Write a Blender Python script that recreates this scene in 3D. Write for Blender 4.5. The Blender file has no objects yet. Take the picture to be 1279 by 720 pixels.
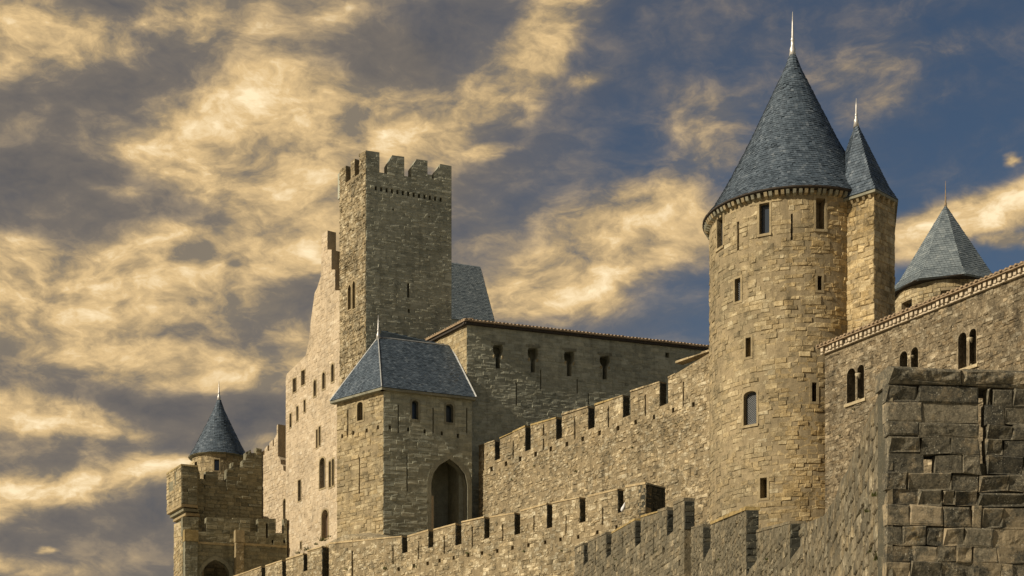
import bpy, math, random
from mathutils import Vector, noise
from mathutils.bvhtree import BVHTree

random.seed(7)
scene = bpy.context.scene
col = scene.collection
R = math.radians

# ------------------------------------------------------------------ camera, sky, sun, exposure
F, HX, HY, CZ = 2000.0, 639.5, 1050.0, 1.7      # focal length and horizon in photograph pixels, eye height
cam_d = bpy.data.cameras.new("camera")
cam_d.sensor_width = 36.0
cam_d.lens = F / 1279.0 * 36.0
cam_d.shift_y = (HY - 360.0) / 1279.0           # rising-front lens: verticals stay vertical
cam_d.clip_end = 6000.0
cam = bpy.data.objects.new("camera", cam_d)
cam.location = (0, 0, CZ)
cam.rotation_euler = (R(90), 0, 0)
col.objects.link(cam)
scene.camera = cam

SUN_AZ, SUN_EL = 65.0, 32.0                      # degrees left of straight-behind-the-camera, above the horizon
SKY_STRENGTH = 0.1
sun_d = bpy.data.lights.new("sun", 'SUN')
sun_d.energy = 3.9
sun_d.angle = R(0.6)
sun_d.color = (1.0, 0.905, 0.765)
sun = bpy.data.objects.new("sun", sun_d)
to_sun = Vector((-math.sin(R(SUN_AZ)) * math.cos(R(SUN_EL)), -math.cos(R(SUN_AZ)) * math.cos(R(SUN_EL)), math.sin(R(SUN_EL))))
sun.rotation_euler = to_sun.to_track_quat('Z', 'Y').to_euler()
sun.location = (-60, -30, 80)
col.objects.link(sun)

scene.view_settings.view_transform = 'Standard'
scene.view_settings.look = 'None'
scene.view_settings.exposure = 0.32
scene.view_settings.gamma = 1.0
scene.view_settings.use_curve_mapping = False


class NT:
    """small helper round a node tree"""
    def __init__(s, tree):
        s.t = tree; s.n = tree.nodes; s.l = tree.links
    def new(s, typ, **kw):
        n = s.n.new(typ)
        for k, v in kw.items():
            setattr(n, k, v)
        return n
    def put(s, node, key, val):
        sock = node.inputs[key]
        if isinstance(val, bpy.types.NodeSocket):
            s.l.new(val, sock)
        else:
            sock.default_value = val
    def math(s, op, a, b=0.0, c=0.0, clamp=False):
        n = s.new('ShaderNodeMath', operation=op, use_clamp=clamp)
        s.put(n, 0, a); s.put(n, 1, b); s.put(n, 2, c)
        return n.outputs[0]
    def vmath(s, op, a, b=(0, 0, 0)):
        n = s.new('ShaderNodeVectorMath', operation=op)
        s.put(n, 0, a); s.put(n, 1, b)
        return n.outputs['Value' if op in ('LENGTH', 'DOT_PRODUCT') else 'Vector']
    def maprange(s, v, a, b, c=0.0, d=1.0, smooth=True):
        n = s.new('ShaderNodeMapRange', interpolation_type='SMOOTHSTEP' if smooth else 'LINEAR')
        for k, x in zip(('Value', 'From Min', 'From Max', 'To Min', 'To Max'), (v, a, b, c, d)):
            s.put(n, k, x)
        return n.outputs[0]
    def noise(s, vec, scale, detail=4.0, rough=0.55, dist=0.0, col=False):
        n = s.new('ShaderNodeTexNoise')
        s.put(n, 'Vector', vec); s.put(n, 'Scale', scale); s.put(n, 'Detail', detail)
        s.put(n, 'Roughness', rough); s.put(n, 'Distortion', dist)
        return n.outputs['Color' if col else 'Fac']
    def mix(s, f, a, b, mode='MIX'):
        n = s.new('ShaderNodeMix', data_type='RGBA', blend_type=mode)
        s.put(n, 0, f); s.put(n, 6, a); s.put(n, 7, b)
        return n.outputs[2]
    def mapping(s, vec, loc=(0, 0, 0), rot=(0, 0, 0), scale=(1, 1, 1), typ='POINT'):
        n = s.new('ShaderNodeMapping', vector_type=typ)
        s.put(n, 'Vector', vec); s.put(n, 'Location', loc); s.put(n, 'Rotation', rot); s.put(n, 'Scale', scale)
        return n.outputs[0]
    def ramp(s, f, stops, interp='LINEAR'):
        n = s.new('ShaderNodeValToRGB')
        n.color_ramp.interpolation = interp
        el = n.color_ramp.elements
        while len(el) < len(stops):
            el.new(0.5)
        for e, (p, c) in zip(el, stops):
            e.position = p
            e.color = (*c, 1)
        s.put(n, 0, f)
        return n.outputs[0]


def rgb(c):
    """sRGB 0..255 -> linear"""
    return tuple(((x / 255 / 12.92) if x / 255 <= 0.04045 else ((x / 255 + 0.055) / 1.055) ** 2.4) for x in c)


def build_world():
    w = bpy.data.worlds.new("World")
    scene.world = w
    w.use_nodes = True
    T = NT(w.node_tree)
    T.n.clear()
    out = T.new('ShaderNodeOutputWorld')
    bg = T.new('ShaderNodeBackground')
    T.put(bg, 'Strength', SKY_STRENGTH)
    T.l.new(bg.outputs[0], out.inputs[0])
    sky = T.new('ShaderNodeTexSky', sky_type='NISHITA')
    sky.sun_disc = False
    sky.sun_elevation = R(SUN_EL)
    sky.sun_rotation = math.atan2(to_sun.x, to_sun.y)
    sky.altitude = 200
    sky.air_density = 1.0
    sky.dust_density = 0.6
    sky.ozone_density = 2.0
    tc = T.new('ShaderNodeTexCoord')
    sep = T.new('ShaderNodeSeparateXYZ')
    T.put(sep, 0, tc.outputs['Generated'])
    x, y, z = sep.outputs
    az = T.math('ARCTAN2', x, y)
    el = T.math('ARCSINE', z)
    cmb = T.new('ShaderNodeCombineXYZ')
    T.put(cmb, 0, az); T.put(cmb, 1, el)
    q = cmb.outputs[0]

    def ang(px, py):
        a = math.atan((px - HX) / F)
        return a, math.atan((HY - py) / F * math.cos(a))

    # warp the direction so that cloud outlines are torn, not elliptic
    def warp(vec, sc, amp, det, seed):
        n_ = T.noise(T.vmath('ADD', T.vmath('MULTIPLY', vec, sc), (seed, seed * 1.7, 0)), 1.0, det, 0.55, col=True)
        return T.vmath('ADD', vec, T.vmath('MULTIPLY', T.vmath('SUBTRACT', n_, (.5, .5, .5)), amp))
    qw = warp(q, (9, 16, 1), (.08, .042, 0), 5, 3.1)

    def blobs(lst, src):
        acc = None
        for (px, py, rx, ry, rot, wt) in lst:
            a, e = ang(px, py)
            m = T.mapping(src, (a, e, 0), (0, 0, R(rot)), (rx / F, ry / F, 1), 'TEXTURE')
            v = T.maprange(T.vmath('LENGTH', m), 1.0, 0.0, 0.0, wt)
            acc = v if acc is None else T.math('ADD', acc, v)
        return acc
    gold = blobs([  # px, py, half-width, half-height, rotation, weight
        (260, 130, 430, 120, -4, .62), (430, 140, 200, 75, -8, .55), (230, 165, 280, 50, 2, .45), (90, 45, 220, 60, 8, .8), (330, 8, 260, 45, 0, .4),
        (370, 235, 190, 80, -22, .8), (300, 262, 130, 50, -30, .3), (430, 200, 120, 40, 10, .3),
        (560, 165, 120, 60, 30, .5), (625, 115, 230, 56, 38, .6), (690, 55, 140, 45, 35, .45), (612, 200, 50, 14, 14, .7), (740, 95, 60, 18, 15, .5),
        (790, 262, 170, 45, 22, .5), (770, 322, 290, 66, 12, .85), (680, 372, 200, 40, 8, .75), (890, 160, 110, 70, 0, .33), (640, 290, 160, 34, 12, .4),
        (1200, 275, 260, 50, 14, 1.0), (1265, 235, 100, 28, 10, .5), (1277, 182, 20, 9, 0, .9), (1268, 298, 36, 14, 10, .8), (1110, 75, 190, 45, 5, .25), (1110, 130, 140, 30, 10, .25),
        (180, 345, 380, 90, 8, .62), (60, 405, 300, 85, 0, .6), (200, 240, 460, 110, 0, .22), (160, 580, 320, 110, 0, .2), (330, 330, 180, 36, 8, .5), (240, 466, 320, 36, 4, .8), (345, 440, 110, 40, 20, .7), (300, 400, 220, 40, 0, .5),
        (30, 318, 70, 32, -25, .5), (60, 520, 140, 42, -10, 1.0), (120, 546, 140, 17, -6, .85), (25, 500, 80, 40, 20, .5),
        (60, 622, 250, 42, 12, 1.0), (170, 600, 150, 22, 6, .5), (10, 705, 140, 24, 0, .8), (210, 582, 80, 22, 0, .6), (75, 680, 16, 8, 0, .9),
        (140, 236, 80, 13, 0, .7), (75, 245, 34, 14, 0, .5), (350, 555, 90, 26, 0, .5)], qw)
    dark = blobs([
        (130, 110, 190, 100, 10, 1.3), (310, 185, 115, 55, -8, 1.7), (90, 226, 280, 54, 0, 1.2), (250, 266, 100, 28, 0, .9), (60, 275, 180, 34, 0, .5),
        (200, 512, 320, 38, 0, 1.1), (290, 640, 260, 60, 0, .7), (510, 45, 200, 62, 20, .8), (60, 470, 150, 22, 0, .5), (330, 300, 120, 16, 6, .5),
        (20, 300, 60, 40, 0, .5), (170, 660, 260, 34, 0, .6), (580, 45, 110, 36, 30, .5), (330, 520, 130, 36, 0, .6), (100, 8, 100, 22, 0, .5), (230, 568, 160, 22, 0, .45)], qw)

    # wind-combed cloud texture; the second reading, a little towards the sun, gives each tuft a lit and a shaded side
    def tex(src):
        a_ = T.noise(T.mapping(src, (0, 0, 0), (0, 0, R(-13)), (10, 18, 1)), 1.0, 10, 0.60, 0.35)
        b_ = T.noise(T.mapping(src, (5, 2, 0), (0, 0, R(-16)), (36, 70, 1)), 1.0, 8, 0.64, 0.4)
        return T.math('ADD', T.math('MULTIPLY', T.math('SUBTRACT', a_, .5), 1.0), T.math('MULTIPLY', T.math('SUBTRACT', b_, .5), .36))
    qt = warp(q, (20, 44, 1), (.030, .014, 0), 4, 7.7)
    t0 = tex(qt)
    t1 = tex(T.vmath('ADD', qt, (-.012, .009, 0)))
    relief = T.math('SUBTRACT', t0, t1)
    n3 = T.noise(T.vmath('MULTIPLY', q, (3.2, 7, 1)), 1.0, 3, 0.5)
    c0 = lambda n, a: T.math('MULTIPLY', T.math('SUBTRACT', n, .5), a)

    # a grey veil covers the left half of the sky, the right is clearer
    side = T.maprange(T.math('ADD', x, c0(n3, .5)), .16, -.14)
    veil = T.math('ADD', T.math('MULTIPLY_ADD', side, .98, .07), T.math('MULTIPLY', t0, .55), clamp=True)
    body_ = T.math('MULTIPLY_ADD', T.math('MINIMUM', gold, 1.0), 1.15, .28)
    g = T.math('SUBTRACT', T.math('MULTIPLY_ADD', T.math('MULTIPLY', t0, 1.95), body_, T.math('MULTIPLY', gold, 1.1)), T.math('MULTIPLY', dark, .62))
    gm = T.maprange(g, -.06, .74)
    k = 1.0 / SKY_STRENGTH
    # blue of the clear part: the Nishita sky, deepened as in the photograph
    blue = T.mix(1.0, sky.outputs[0], (.37, .375, .375, 1), 'MULTIPLY')
    gv = T.math('ADD', T.math('MULTIPLY_ADD', n3, .45, .30), T.math('ADD', T.math('MULTIPLY', t0, .5), T.math('MULTIPLY_ADD', relief, .7, T.math('MULTIPLY_ADD', gold, .26, T.math('MULTIPLY', dark, -.16)))))
    grey = T.ramp(gv, [(.2, rgb((84, 83, 85))), (.5, rgb((108, 101, 94))), (.8, rgb((160, 141, 114)))])
    grey = T.mix(1.0, grey, (k, k, k, 1), 'MULTIPLY')
    lv = T.math('ADD', T.math('MULTIPLY_ADD', g, .30, .14), T.math('MULTIPLY_ADD', relief, 1.7, T.math('MULTIPLY', t0, .25)))
    lit = T.ramp(lv, [(.08, rgb((122, 112, 98))), (.30, rgb((164, 142, 108))), (.54, rgb((206, 176, 128))), (.82, rgb((238, 216, 176)))])
    lit = T.mix(1.0, lit, (k, k, k, 1), 'MULTIPLY')
    base = T.mix(veil, blue, grey)
    final = T.mix(gm, base, lit)
    T.put(bg, 'Color', final)
    w.cycles.sampling_method = 'MANUAL'
    w.cycles.sample_map_resolution = 512


build_world()


# ------------------------------------------------------------------ materials
def principled(name):
    m = bpy.data.materials.new(name)
    m.use_nodes = True
    T = NT(m.node_tree)
    b = m.node_tree.nodes['Principled BSDF']
    return m, T, b


def stone_mat(name, darkc, midc, lightc, accent, grain=1.0, stain=.5, lichen=.0, lichen_c=(60, 60, 50), bump=.5, scale=1.0, pale=.25, zstain=.5):
    """weathered limestone: the 'tone' attribute gives each block its own shade"""
    m, T, b = principled(name)
    geo = T.new('ShaderNodeNewGeometry')
    pos = geo.outputs['Position']
    at = T.new('ShaderNodeAttribute', attribute_name='tone')
    sp = T.new('ShaderNodeSeparateColor')
    T.put(sp, 0, at.outputs['Color'])
    tone, acc, wear = sp.outputs
    big = T.noise(pos, .35 * scale, 4, .6)
    mid_ = T.noise(pos, 2.2 * scale, 5, .62)
    fine = T.noise(pos, 11 * scale, 5, .68)
    streak = T.noise(T.vmath('MULTIPLY', pos, (1.9 * scale, 1.9 * scale, .17 * scale)), 1.0, 5, .6)
    f = T.math('ADD', T.math('MULTIPLY', tone, .56), T.math('MULTIPLY', T.math('SUBTRACT', mid_, .5), .9 * grain))
    f = T.math('ADD', f, T.math('MULTIPLY', T.math('SUBTRACT', fine, .5), .9 * grain))
    f = T.math('ADD', f, .2)
    c = T.ramp(f, [(.08, rgb(darkc)), (.5, rgb(midc)), (.92, rgb(lightc))])
    am = T.math('MULTIPLY', acc, T.maprange(big, .35, .65, .55, 1.0))
    c = T.mix(am, c, T.mix(1.0, c, (*[v / max(1e-3, w) for v, w in zip(rgb(accent), rgb(midc))], 1), 'MULTIPLY'))
    blot = T.noise(pos, .9 * scale, 6, .68)
    sm = T.math('MULTIPLY', T.maprange(T.math('ADD', T.math('MULTIPLY', big, .6), T.math('MULTIPLY', blot, .4)), .42, .62), stain)
    c = T.mix(sm, c, (.50, .53, .57, 1), 'MULTIPLY')
    c = T.mix(T.math('MULTIPLY', T.maprange(streak, .5, .72), zstain), c, (.5, .5, .5, 1), 'MULTIPLY')
    # pale bloom and black / green lichen crust
    sc_ = T.noise(pos, 5.5 * scale, 6, .75)
    c = T.mix(T.math('MULTIPLY', T.maprange(sc_, .60, .68), pale), c, (*rgb((214, 200, 168)), 1))
    if lichen > 0:
        dots = T.maprange(T.noise(pos, 13 * scale, 3, .6), .63, .67)
        ln = T.math('ADD', T.noise(pos, 1.4 * scale, 7, .7), T.math('MULTIPLY', wear, .38))
        c = T.mix(T.math('MULTIPLY', T.maprange(ln, .48, .66), lichen), c, (*rgb(lichen_c), 1))
        c = T.mix(T.math('MULTIPLY', dots, .55), c, (*rgb((172, 166, 140)), 1))
    T.put(b, 'Base Color', c)
    T.put(b, 'Roughness', .93)
    T.put(b, 'Specular IOR Level', .18)
    bp = T.new('ShaderNodeBump')
    T.put(bp, 'Strength', bump)
    T.put(bp, 'Distance', .05 / scale)
    h = T.math('ADD', T.math('MULTIPLY', mid_, .7), T.math('MULTIPLY', T.noise(pos, 16 * scale, 6, .72), .6))
    T.put(bp, 'Height', h)
    T.l.new(bp.outputs[0], b.inputs['Normal'])
    return m


def crust_mat(name):
    """close-up limestone block under a mottled crust of black, white and ochre lichen"""
    m, T, b = principled(name)
    geo = T.new('ShaderNodeNewGeometry')
    pos = geo.outputs['Position']
    at = T.new('ShaderNodeAttribute', attribute_name='tone')
    sp = T.new('ShaderNodeSeparateColor')
    T.put(sp, 0, at.outputs['Color'])
    tone, acc, wear = sp.outputs
    n_mid = T.noise(pos, 7, 7, .68)
    n_fine = T.noise(pos, 34, 6, .72)
    f = T.math('ADD', T.math('MULTIPLY', tone, .5), T.math('ADD', T.math('MULTIPLY', n_mid, .5), T.math('MULTIPLY_ADD', n_fine, .5, -.25)))
    bare = T.ramp(f, [(.2, rgb((112, 100, 78))), (.5, rgb((152, 136, 106))), (.85, rgb((194, 174, 140)))])
    g = T.math('ADD', T.math('MULTIPLY', n_fine, .75), T.math('MULTIPLY_ADD', T.noise(pos, 11, 6, .7), .75, T.math('MULTIPLY_ADD', tone, .3, -.4)))
    crust = T.ramp(g, [(.28, rgb((58, 57, 50))), (.5, rgb((98, 92, 76))), (.72, rgb((142, 131, 107)))])
    mk = T.math('ADD', T.math('MULTIPLY_ADD', T.noise(pos, 3.1, 9, .76), 2.4, -.97), T.math('MULTIPLY', wear, .62))
    c = T.mix(T.maprange(mk, .32, .66), bare, crust)
    och = T.math('MULTIPLY', T.maprange(T.noise(T.vmath('ADD', pos, (9, 4, 2)), 2.3, 6, .7), .60, .68), T.math('MULTIPLY', acc, 1.0))
    c = T.mix(och, c, (*rgb((150, 120, 58)), 1))
    patch = T.maprange(T.noise(T.vmath('ADD', pos, (1, 7, 5)), 4.0, 4, .6), .42, .6)
    dots = T.math('MULTIPLY', T.maprange(T.noise(pos, 46, 4, .65), .60, .655), T.math('MULTIPLY_ADD', patch, .75, .12))
    c = T.mix(dots, c, (*rgb((202, 194, 168)), 1))
    T.put(b, 'Base Color', c)
    T.put(b, 'Roughness', .95)
    T.put(b, 'Specular IOR Level', .15)
    bp = T.new('ShaderNodeBump')
    T.put(bp, 'Strength', .9)
    T.put(bp, 'Distance', .02)
    T.put(bp, 'Height', T.math('ADD', T.math('MULTIPLY', n_mid, .8), T.math('MULTIPLY', T.noise(pos, 52, 6, .75), .5)))
    T.l.new(bp.outputs[0], b.inputs['Normal'])
    return m


def slate_mat(name, c0, c1, c2, rough=.42):
    m, T, b = principled(name)
    geo = T.new('ShaderNodeNewGeometry')
    pos = geo.outputs['Position']
    at = T.new('ShaderNodeAttribute', attribute_name='tone')
    sp = T.new('ShaderNodeSeparateColor')
    T.put(sp, 0, at.outputs['Color'])
    tone = sp.outputs[0]
    f = T.math('ADD', T.math('MULTIPLY', tone, .8), T.math('MULTIPLY', T.math('SUBTRACT', T.noise(pos, 1.1, 5, .65), .5), .7))
    f = T.math('ADD', f, T.math('MULTIPLY', T.math('SUBTRACT', T.noise(pos, 14, 4, .7), .5), .5))
    c = T.ramp(f, [(.05, rgb(c0)), (.45, rgb(c1)), (.95, rgb(c2))])
    c = T.mix(T.math('MULTIPLY', T.maprange(T.noise(pos, 3.2, 7, .75), .62, .70), .5), c, (*rgb((150, 150, 138)), 1))
    T.put(b, 'Base Color', c)
    T.put(b, 'Roughness', T.maprange(sp.outputs[1], 0, 1, rough - .1, rough + .3, smooth=False))
    T.put(b, 'Specular IOR Level', .35)
    bp = T.new('ShaderNodeBump')
    T.put(bp, 'Strength', .35); T.put(bp, 'Distance', .02)
    T.put(bp, 'Height', T.noise(pos, 9, 5, .7))
    T.l.new(bp.outputs[0], b.inputs['Normal'])
    return m


def plain_mat(name, c, rough=.8, metal=0.0, vary=.35, scale=4.0):
    m, T, b = principled(name)
    geo = T.new('ShaderNodeNewGeometry')
    n = T.noise(geo.outputs['Position'], scale, 5, .65)
    lo = tuple(v * (1 - vary) for v in rgb(c)); hi = tuple(min(1, v * (1 + vary)) for v in rgb(c))
    T.put(b, 'Base Color', T.ramp(n, [(.3, lo), (.7, hi)]))
    T.put(b, 'Roughness', rough)
    T.put(b, 'Metallic', metal)
    return m


M = {}
M['warm'] = stone_mat('warm_limestone', (124, 112, 86), (170, 152, 115), (204, 189, 152), (190, 158, 100), stain=.55, pale=.35, grain=1.5, bump=.8, zstain=.65)
M['warm_mortar'] = stone_mat('warm_mortar', (120, 108, 84), (160, 143, 110), (184, 167, 132), (178, 150, 100), stain=.5, pale=.15)
M['rubble'] = stone_mat('rubble_limestone', (112, 102, 80), (164, 148, 115), (214, 201, 168), (184, 152, 98), stain=.7, pale=.55, grain=1.8, bump=1.0, zstain=.65)
M['rubble_mortar'] = stone_mat('rubble_mortar', (104, 94, 72), (146, 130, 100), (176, 160, 126), (170, 142, 92), stain=.5, pale=.25)
M['gallery'] = stone_mat('brown_rubble', (88, 79, 62), (132, 118, 92), (186, 172, 142), (158, 128, 84), stain=.7, pale=.6, grain=1.5, bump=.8)
M['pale'] = stone_mat('pale_rendered_stone', (158, 142, 116), (194, 175, 144), (216, 201, 172), (202, 174, 130), stain=.3, pale=.3, zstain=.35)
M['weathered'] = stone_mat('grey_weathered_limestone', (132, 132, 114), (174, 172, 149), (200, 197, 172), (186, 176, 140), stain=.4, pale=.15)  # grey stone of the shaded faces, lightened to stand in for fill light
M['weathered_mortar'] = stone_mat('grey_weathered_mortar', (128, 128, 111), (164, 162, 140), (188, 184, 160), (176, 166, 132), stain=.4, pale=.1)  # mortar of the same faces, lightened likewise in place of fill light
M['dark_weathered'] = stone_mat('dark_weathered_limestone', (92, 89, 73), (130, 125, 102), (162, 155, 128), (156, 138, 96), stain=.5, pale=.15)  # darker copy for the far tower fronts, their shade put into the colour
M['grey_wall'] = stone_mat('lichened_grey_stone', (86, 79, 64), (132, 120, 95), (184, 171, 141), (156, 132, 88), stain=.55, lichen=.65, lichen_c=(92, 87, 71), pale=.55, zstain=.55, bump=.8, grain=1.3)
M['near_black'] = crust_mat('black_lichened_block')
M['near_mortar'] = stone_mat('black_lichened_mortar', (66, 63, 52), (98, 91, 73), (126, 117, 95), (124, 108, 72), stain=.5, lichen=.8, lichen_c=(78, 75, 62), bump=.8, scale=4.0, pale=.3)
M['black_cheek'] = stone_mat('black_lichened_cheek', (58, 57, 48), (84, 80, 66), (118, 110, 88), (110, 98, 66), stain=.4, lichen=.8, lichen_c=(54, 54, 46), pale=.2)  # lichened stone, its black also carrying the shade of the merlon ends
M['lichen_cap'] = stone_mat('orange_lichened_coping', (116, 103, 72), (156, 136, 92), (188, 170, 126), (176, 142, 70), stain=.3, pale=.35, grain=1.4)
M['coping'] = stone_mat('coping_stone', (130, 117, 90), (174, 156, 120), (206, 192, 156), (190, 154, 94), stain=.35, pale=.3)
M['quoin'] = stone_mat('dressed_stone', (120, 108, 82), (160, 143, 108), (188, 172, 136), (180, 150, 98), stain=.4, pale=.2)
M['quoin_grey'] = stone_mat('grey_dressed_stone', (104, 102, 87), (142, 138, 116), (168, 162, 138), (156, 142, 106), stain=.4, pale=.15)
M['slate'] = slate_mat('blue_slate', (54, 63, 70), (85, 96, 104), (138, 144, 146))
M['slate_plain'] = slate_mat('grey_slate', (86, 95, 98), (118, 126, 126), (160, 164, 158), .6)
M['lead'] = plain_mat('lead_flashing', (150, 150, 144), .5, .3)
M['metal'] = plain_mat('zinc_finial', (196, 190, 178), .4, .35, .2)
M['tile'] = plain_mat('clay_tile', (150, 128, 98), .9, 0, .35, 3.0)
M['tile_pale'] = plain_mat('pale_mortared_tile', (186, 169, 140), .9, 0, .4, 6.0)
M['wood'] = plain_mat('old_door_wood', (104, 84, 62), .85, 0, .3, 6.0)
M['dark_wood'] = plain_mat('dark_eave_timber', (62, 54, 44), .9, 0, .3, 6.0)
M['lattice'] = plain_mat('leaded_lattice', (112, 112, 108), .6, .2, .15)
M['leaf'] = plain_mat('wall_weed', (92, 98, 44), .8, 0, .4, 9.0)
M['feather'] = plain_mat('white_feathers', (225, 222, 214), .8, 0, .08)
M['feather_grey'] = plain_mat('grey_wing_feathers', (74, 78, 84), .8, 0, .15)
M['beak'] = plain_mat('yellow_beak', (190, 150, 50), .6, 0, .1)
gm_, T_, b_ = principled('window_glass')
T_.put(b_, 'Base Color', (.035, .045, .055, 1)); T_.put(b_, 'Roughness', .12); T_.put(b_, 'Specular IOR Level', .6)
M['glass'] = gm_


# ------------------------------------------------------------------ mesh helpers
class MB:
    def __init__(s):
        s.v = []; s.f = []; s.t = []
    def quads(s, verts, faces, tone=(.5, 0, 0)):
        o = len(s.v)
        s.v.extend(verts)
        s.f.extend([tuple(i + o for i in f) for f in faces])
        s.t.extend([tone] * len(verts))
    def prism(s, front, back, tone=(.5, 0, 0)):
        n = len(front)
        fs = [tuple(range(n)), tuple(range(2 * n - 1, n - 1, -1))]
        for i in range(n):
            j = (i + 1) % n
            fs.append((i, i + n, j + n, j))
        s.quads(list(front) + list(back), fs, tone)
    def box(s, lo, hi, tone=(.5, 0, 0)):
        (a, b, c), (d, e, f) = lo, hi
        s.prism([(a, b, c), (d, b, c), (d, b, f), (a, b, f)], [(a, e, c), (d, e, c), (d, e, f), (a, e, f)], tone)
    def lathe(s, c, prof, n=24, tone=(.5, 0, 0), cap=True):
        vs = []
        for (r, z) in prof:
            for i in range(n):
                a = 2 * math.pi * i / n
                vs.append((c[0] + r * math.cos(a), c[1] + r * math.sin(a), z))
        fs = []
        for k in range(len(prof) - 1):
            for i in range(n):
                j = (i + 1) % n
                fs.append((k * n + i, k * n + j, (k + 1) * n + j, (k + 1) * n + i))
        if cap:
            fs.append(tuple(range(n))[::-1])
            fs.append(tuple((len(prof) - 1) * n + i for i in range(n)))
        s.quads(vs, fs, tone)
    def build(s, name, mat, parent=None, smooth=False):
        if not s.v:
            return None
        L = org(parent)
        me = bpy.data.meshes.new(name)
        me.from_pydata([(x - L.x, y - L.y, z - L.z) for (x, y, z) in s.v], [], s.f)
        a = me.attributes.new('tone', 'FLOAT_COLOR', 'POINT')
        flat = []
        for t in s.t:
            flat.extend((t[0], t[1], t[2], 1.0))
        a.data.foreach_set('color', flat)
        if smooth:
            me.polygons.foreach_set('use_smooth', [True] * len(me.polygons))
        me.materials.append(M[mat])
        o = bpy.data.objects.new(name, me)
        col.objects.link(o)
        if parent is not None:
            o.parent = parent
        return o


ORG = {}


def org(p):
    while p is not None and p.parent is not None:
        p = p.parent
    return ORG.get(p.name, Vector((0, 0, 0))) if p is not None else Vector((0, 0, 0))


def thing(name, label, cat, loc, group=None):
    o = bpy.data.objects.new(name, None)
    o.empty_display_size = .5
    o.location = loc
    col.objects.link(o)
    ORG[o.name] = Vector(loc)
    o['label'] = label; o['category'] = cat; o['kind'] = 'thing'
    if group:
        o['group'] = group
    return o


def subempty(name, parent):
    o = bpy.data.objects.new(name, None)
    o.empty_display_size = .2
    col.objects.link(o)
    o.parent = parent
    return o


OCC_V, OCC_F = [], []       # everything solid, for the test of which stones the picture shows


def occlude(mb):
    o = len(OCC_V)
    OCC_V.extend(mb.v)
    OCC_F.extend([tuple(i + o for i in f) for f in mb.f])


def to_px(p):
    return HX + F * p[0] / p[1], HY - F * (p[2] - CZ) / p[1]


def plan(px, Y):
    return Vector(((px - HX) / F * Y, Y, 0))


class Plane:
    """a wall face: u runs to the right along the wall, v is height, d stands out of the wall"""
    def __init__(s, A, B):
        s.O = Vector((A[0], A[1], 0)); e = Vector((B[0], B[1], 0)) - s.O
        s.len = e.length
        s.U = e.normalized(); s.V = Vector((0, 0, 1)); s.N = Vector((s.U.y, -s.U.x, 0))
    def map(s, u, v, d=0.0):
        p = s.O + s.U * u + s.N * d
        return (p.x, p.y, v)
    def uv(s, px, py):
        x = (px - HX) / F
        # O.x + U.x u = x (O.y + U.y u)
        u = (x * s.O.y - s.O.x) / (s.U.x - x * s.U.y)
        Y = s.O.y + s.U.y * u
        return u, CZ + (HY - py) / F * Y
    def poly(s, pts):
        return [s.uv(*p) for p in pts]
    def rect(s, x0, y0, x1, y1):
        xm, ym = (x0 + x1) / 2, (y0 + y1) / 2
        u0 = s.uv(x0, ym)[0]; u1 = s.uv(x1, ym)[0]; v0 = s.uv(xm, y1)[1]; v1 = s.uv(xm, y0)[1]
        return u0, v0, u1, v1
    du = 1e9


class Tilt:
    """a sloping roof plane"""
    def __init__(s, O, U, V):
        s.O = Vector(O); s.U = Vector(U).normalized()
        V = Vector(V); s.V = (V - s.U * V.dot(s.U)).normalized(); s.N = s.U.cross(s.V).normalized()
        if s.N.z < 0:
            s.N = -s.N
    def map(s, u, v, d=0.0):
        p = s.O + s.U * u + s.V * v + s.N * d
        return (p.x, p.y, p.z)
    def inv(s, p):
        q = Vector(p) - s.O
        return q.dot(s.U), q.dot(s.V)


class Cyl:
    def __init__(s, px, Yc, rad):
        s.c = plan(px, Yc); s.R = rad
        s.f = (-s.c).normalized(); s.r = Vector((-s.f.y, s.f.x, 0))
        if s.r.x < 0:
            s.r = -s.r
        s.du = .45
        s.O = s.c
    def map(s, u, v, d=0.0):
        a = u / s.R
        p = s.c + (s.f * math.cos(a) + s.r * math.sin(a)) * (s.R + d)
        return (p.x, p.y, v)
    def uv(s, px, py):
        dv = Vector(((px - HX) / F, 1, 0))
        a = dv.dot(dv); b = -2 * dv.dot(s.c); c = s.c.dot(s.c) - s.R ** 2
        disc = max(0, b * b - 4 * a * c)
        t = (-b - math.sqrt(disc)) / (2 * a)
        p = dv * t - s.c
        return s.R * math.atan2(p.dot(s.r), p.dot(s.f)), CZ + (HY - py) / F * t
    rect = Plane.rect
    poly = Plane.poly


def crossings(polys, v):
    out = []
    for p in polys:
        n = len(p)
        for i in range(n):
            (u0, v0), (u1, v1) = p[i], p[(i + 1) % n]
            if (v0 <= v) != (v1 <= v):
                out.append((u0 + (u1 - u0) * (v - v0) / (v1 - v0), (u0, v0, u1, v1)))
    out.sort(key=lambda e: e[0])
    return out


def spans(polys, v):
    c = crossings(polys, v)
    return [(c[i][0], c[i + 1][0]) for i in range(0, len(c) - 1, 2)]


def meet(a, b):
    r = []
    for (p, q) in a:
        for (s_, t) in b:
            lo, hi = max(p, s_), min(q, t)
            if hi - lo > .05:
                r.append((lo, hi))
    return r


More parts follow.
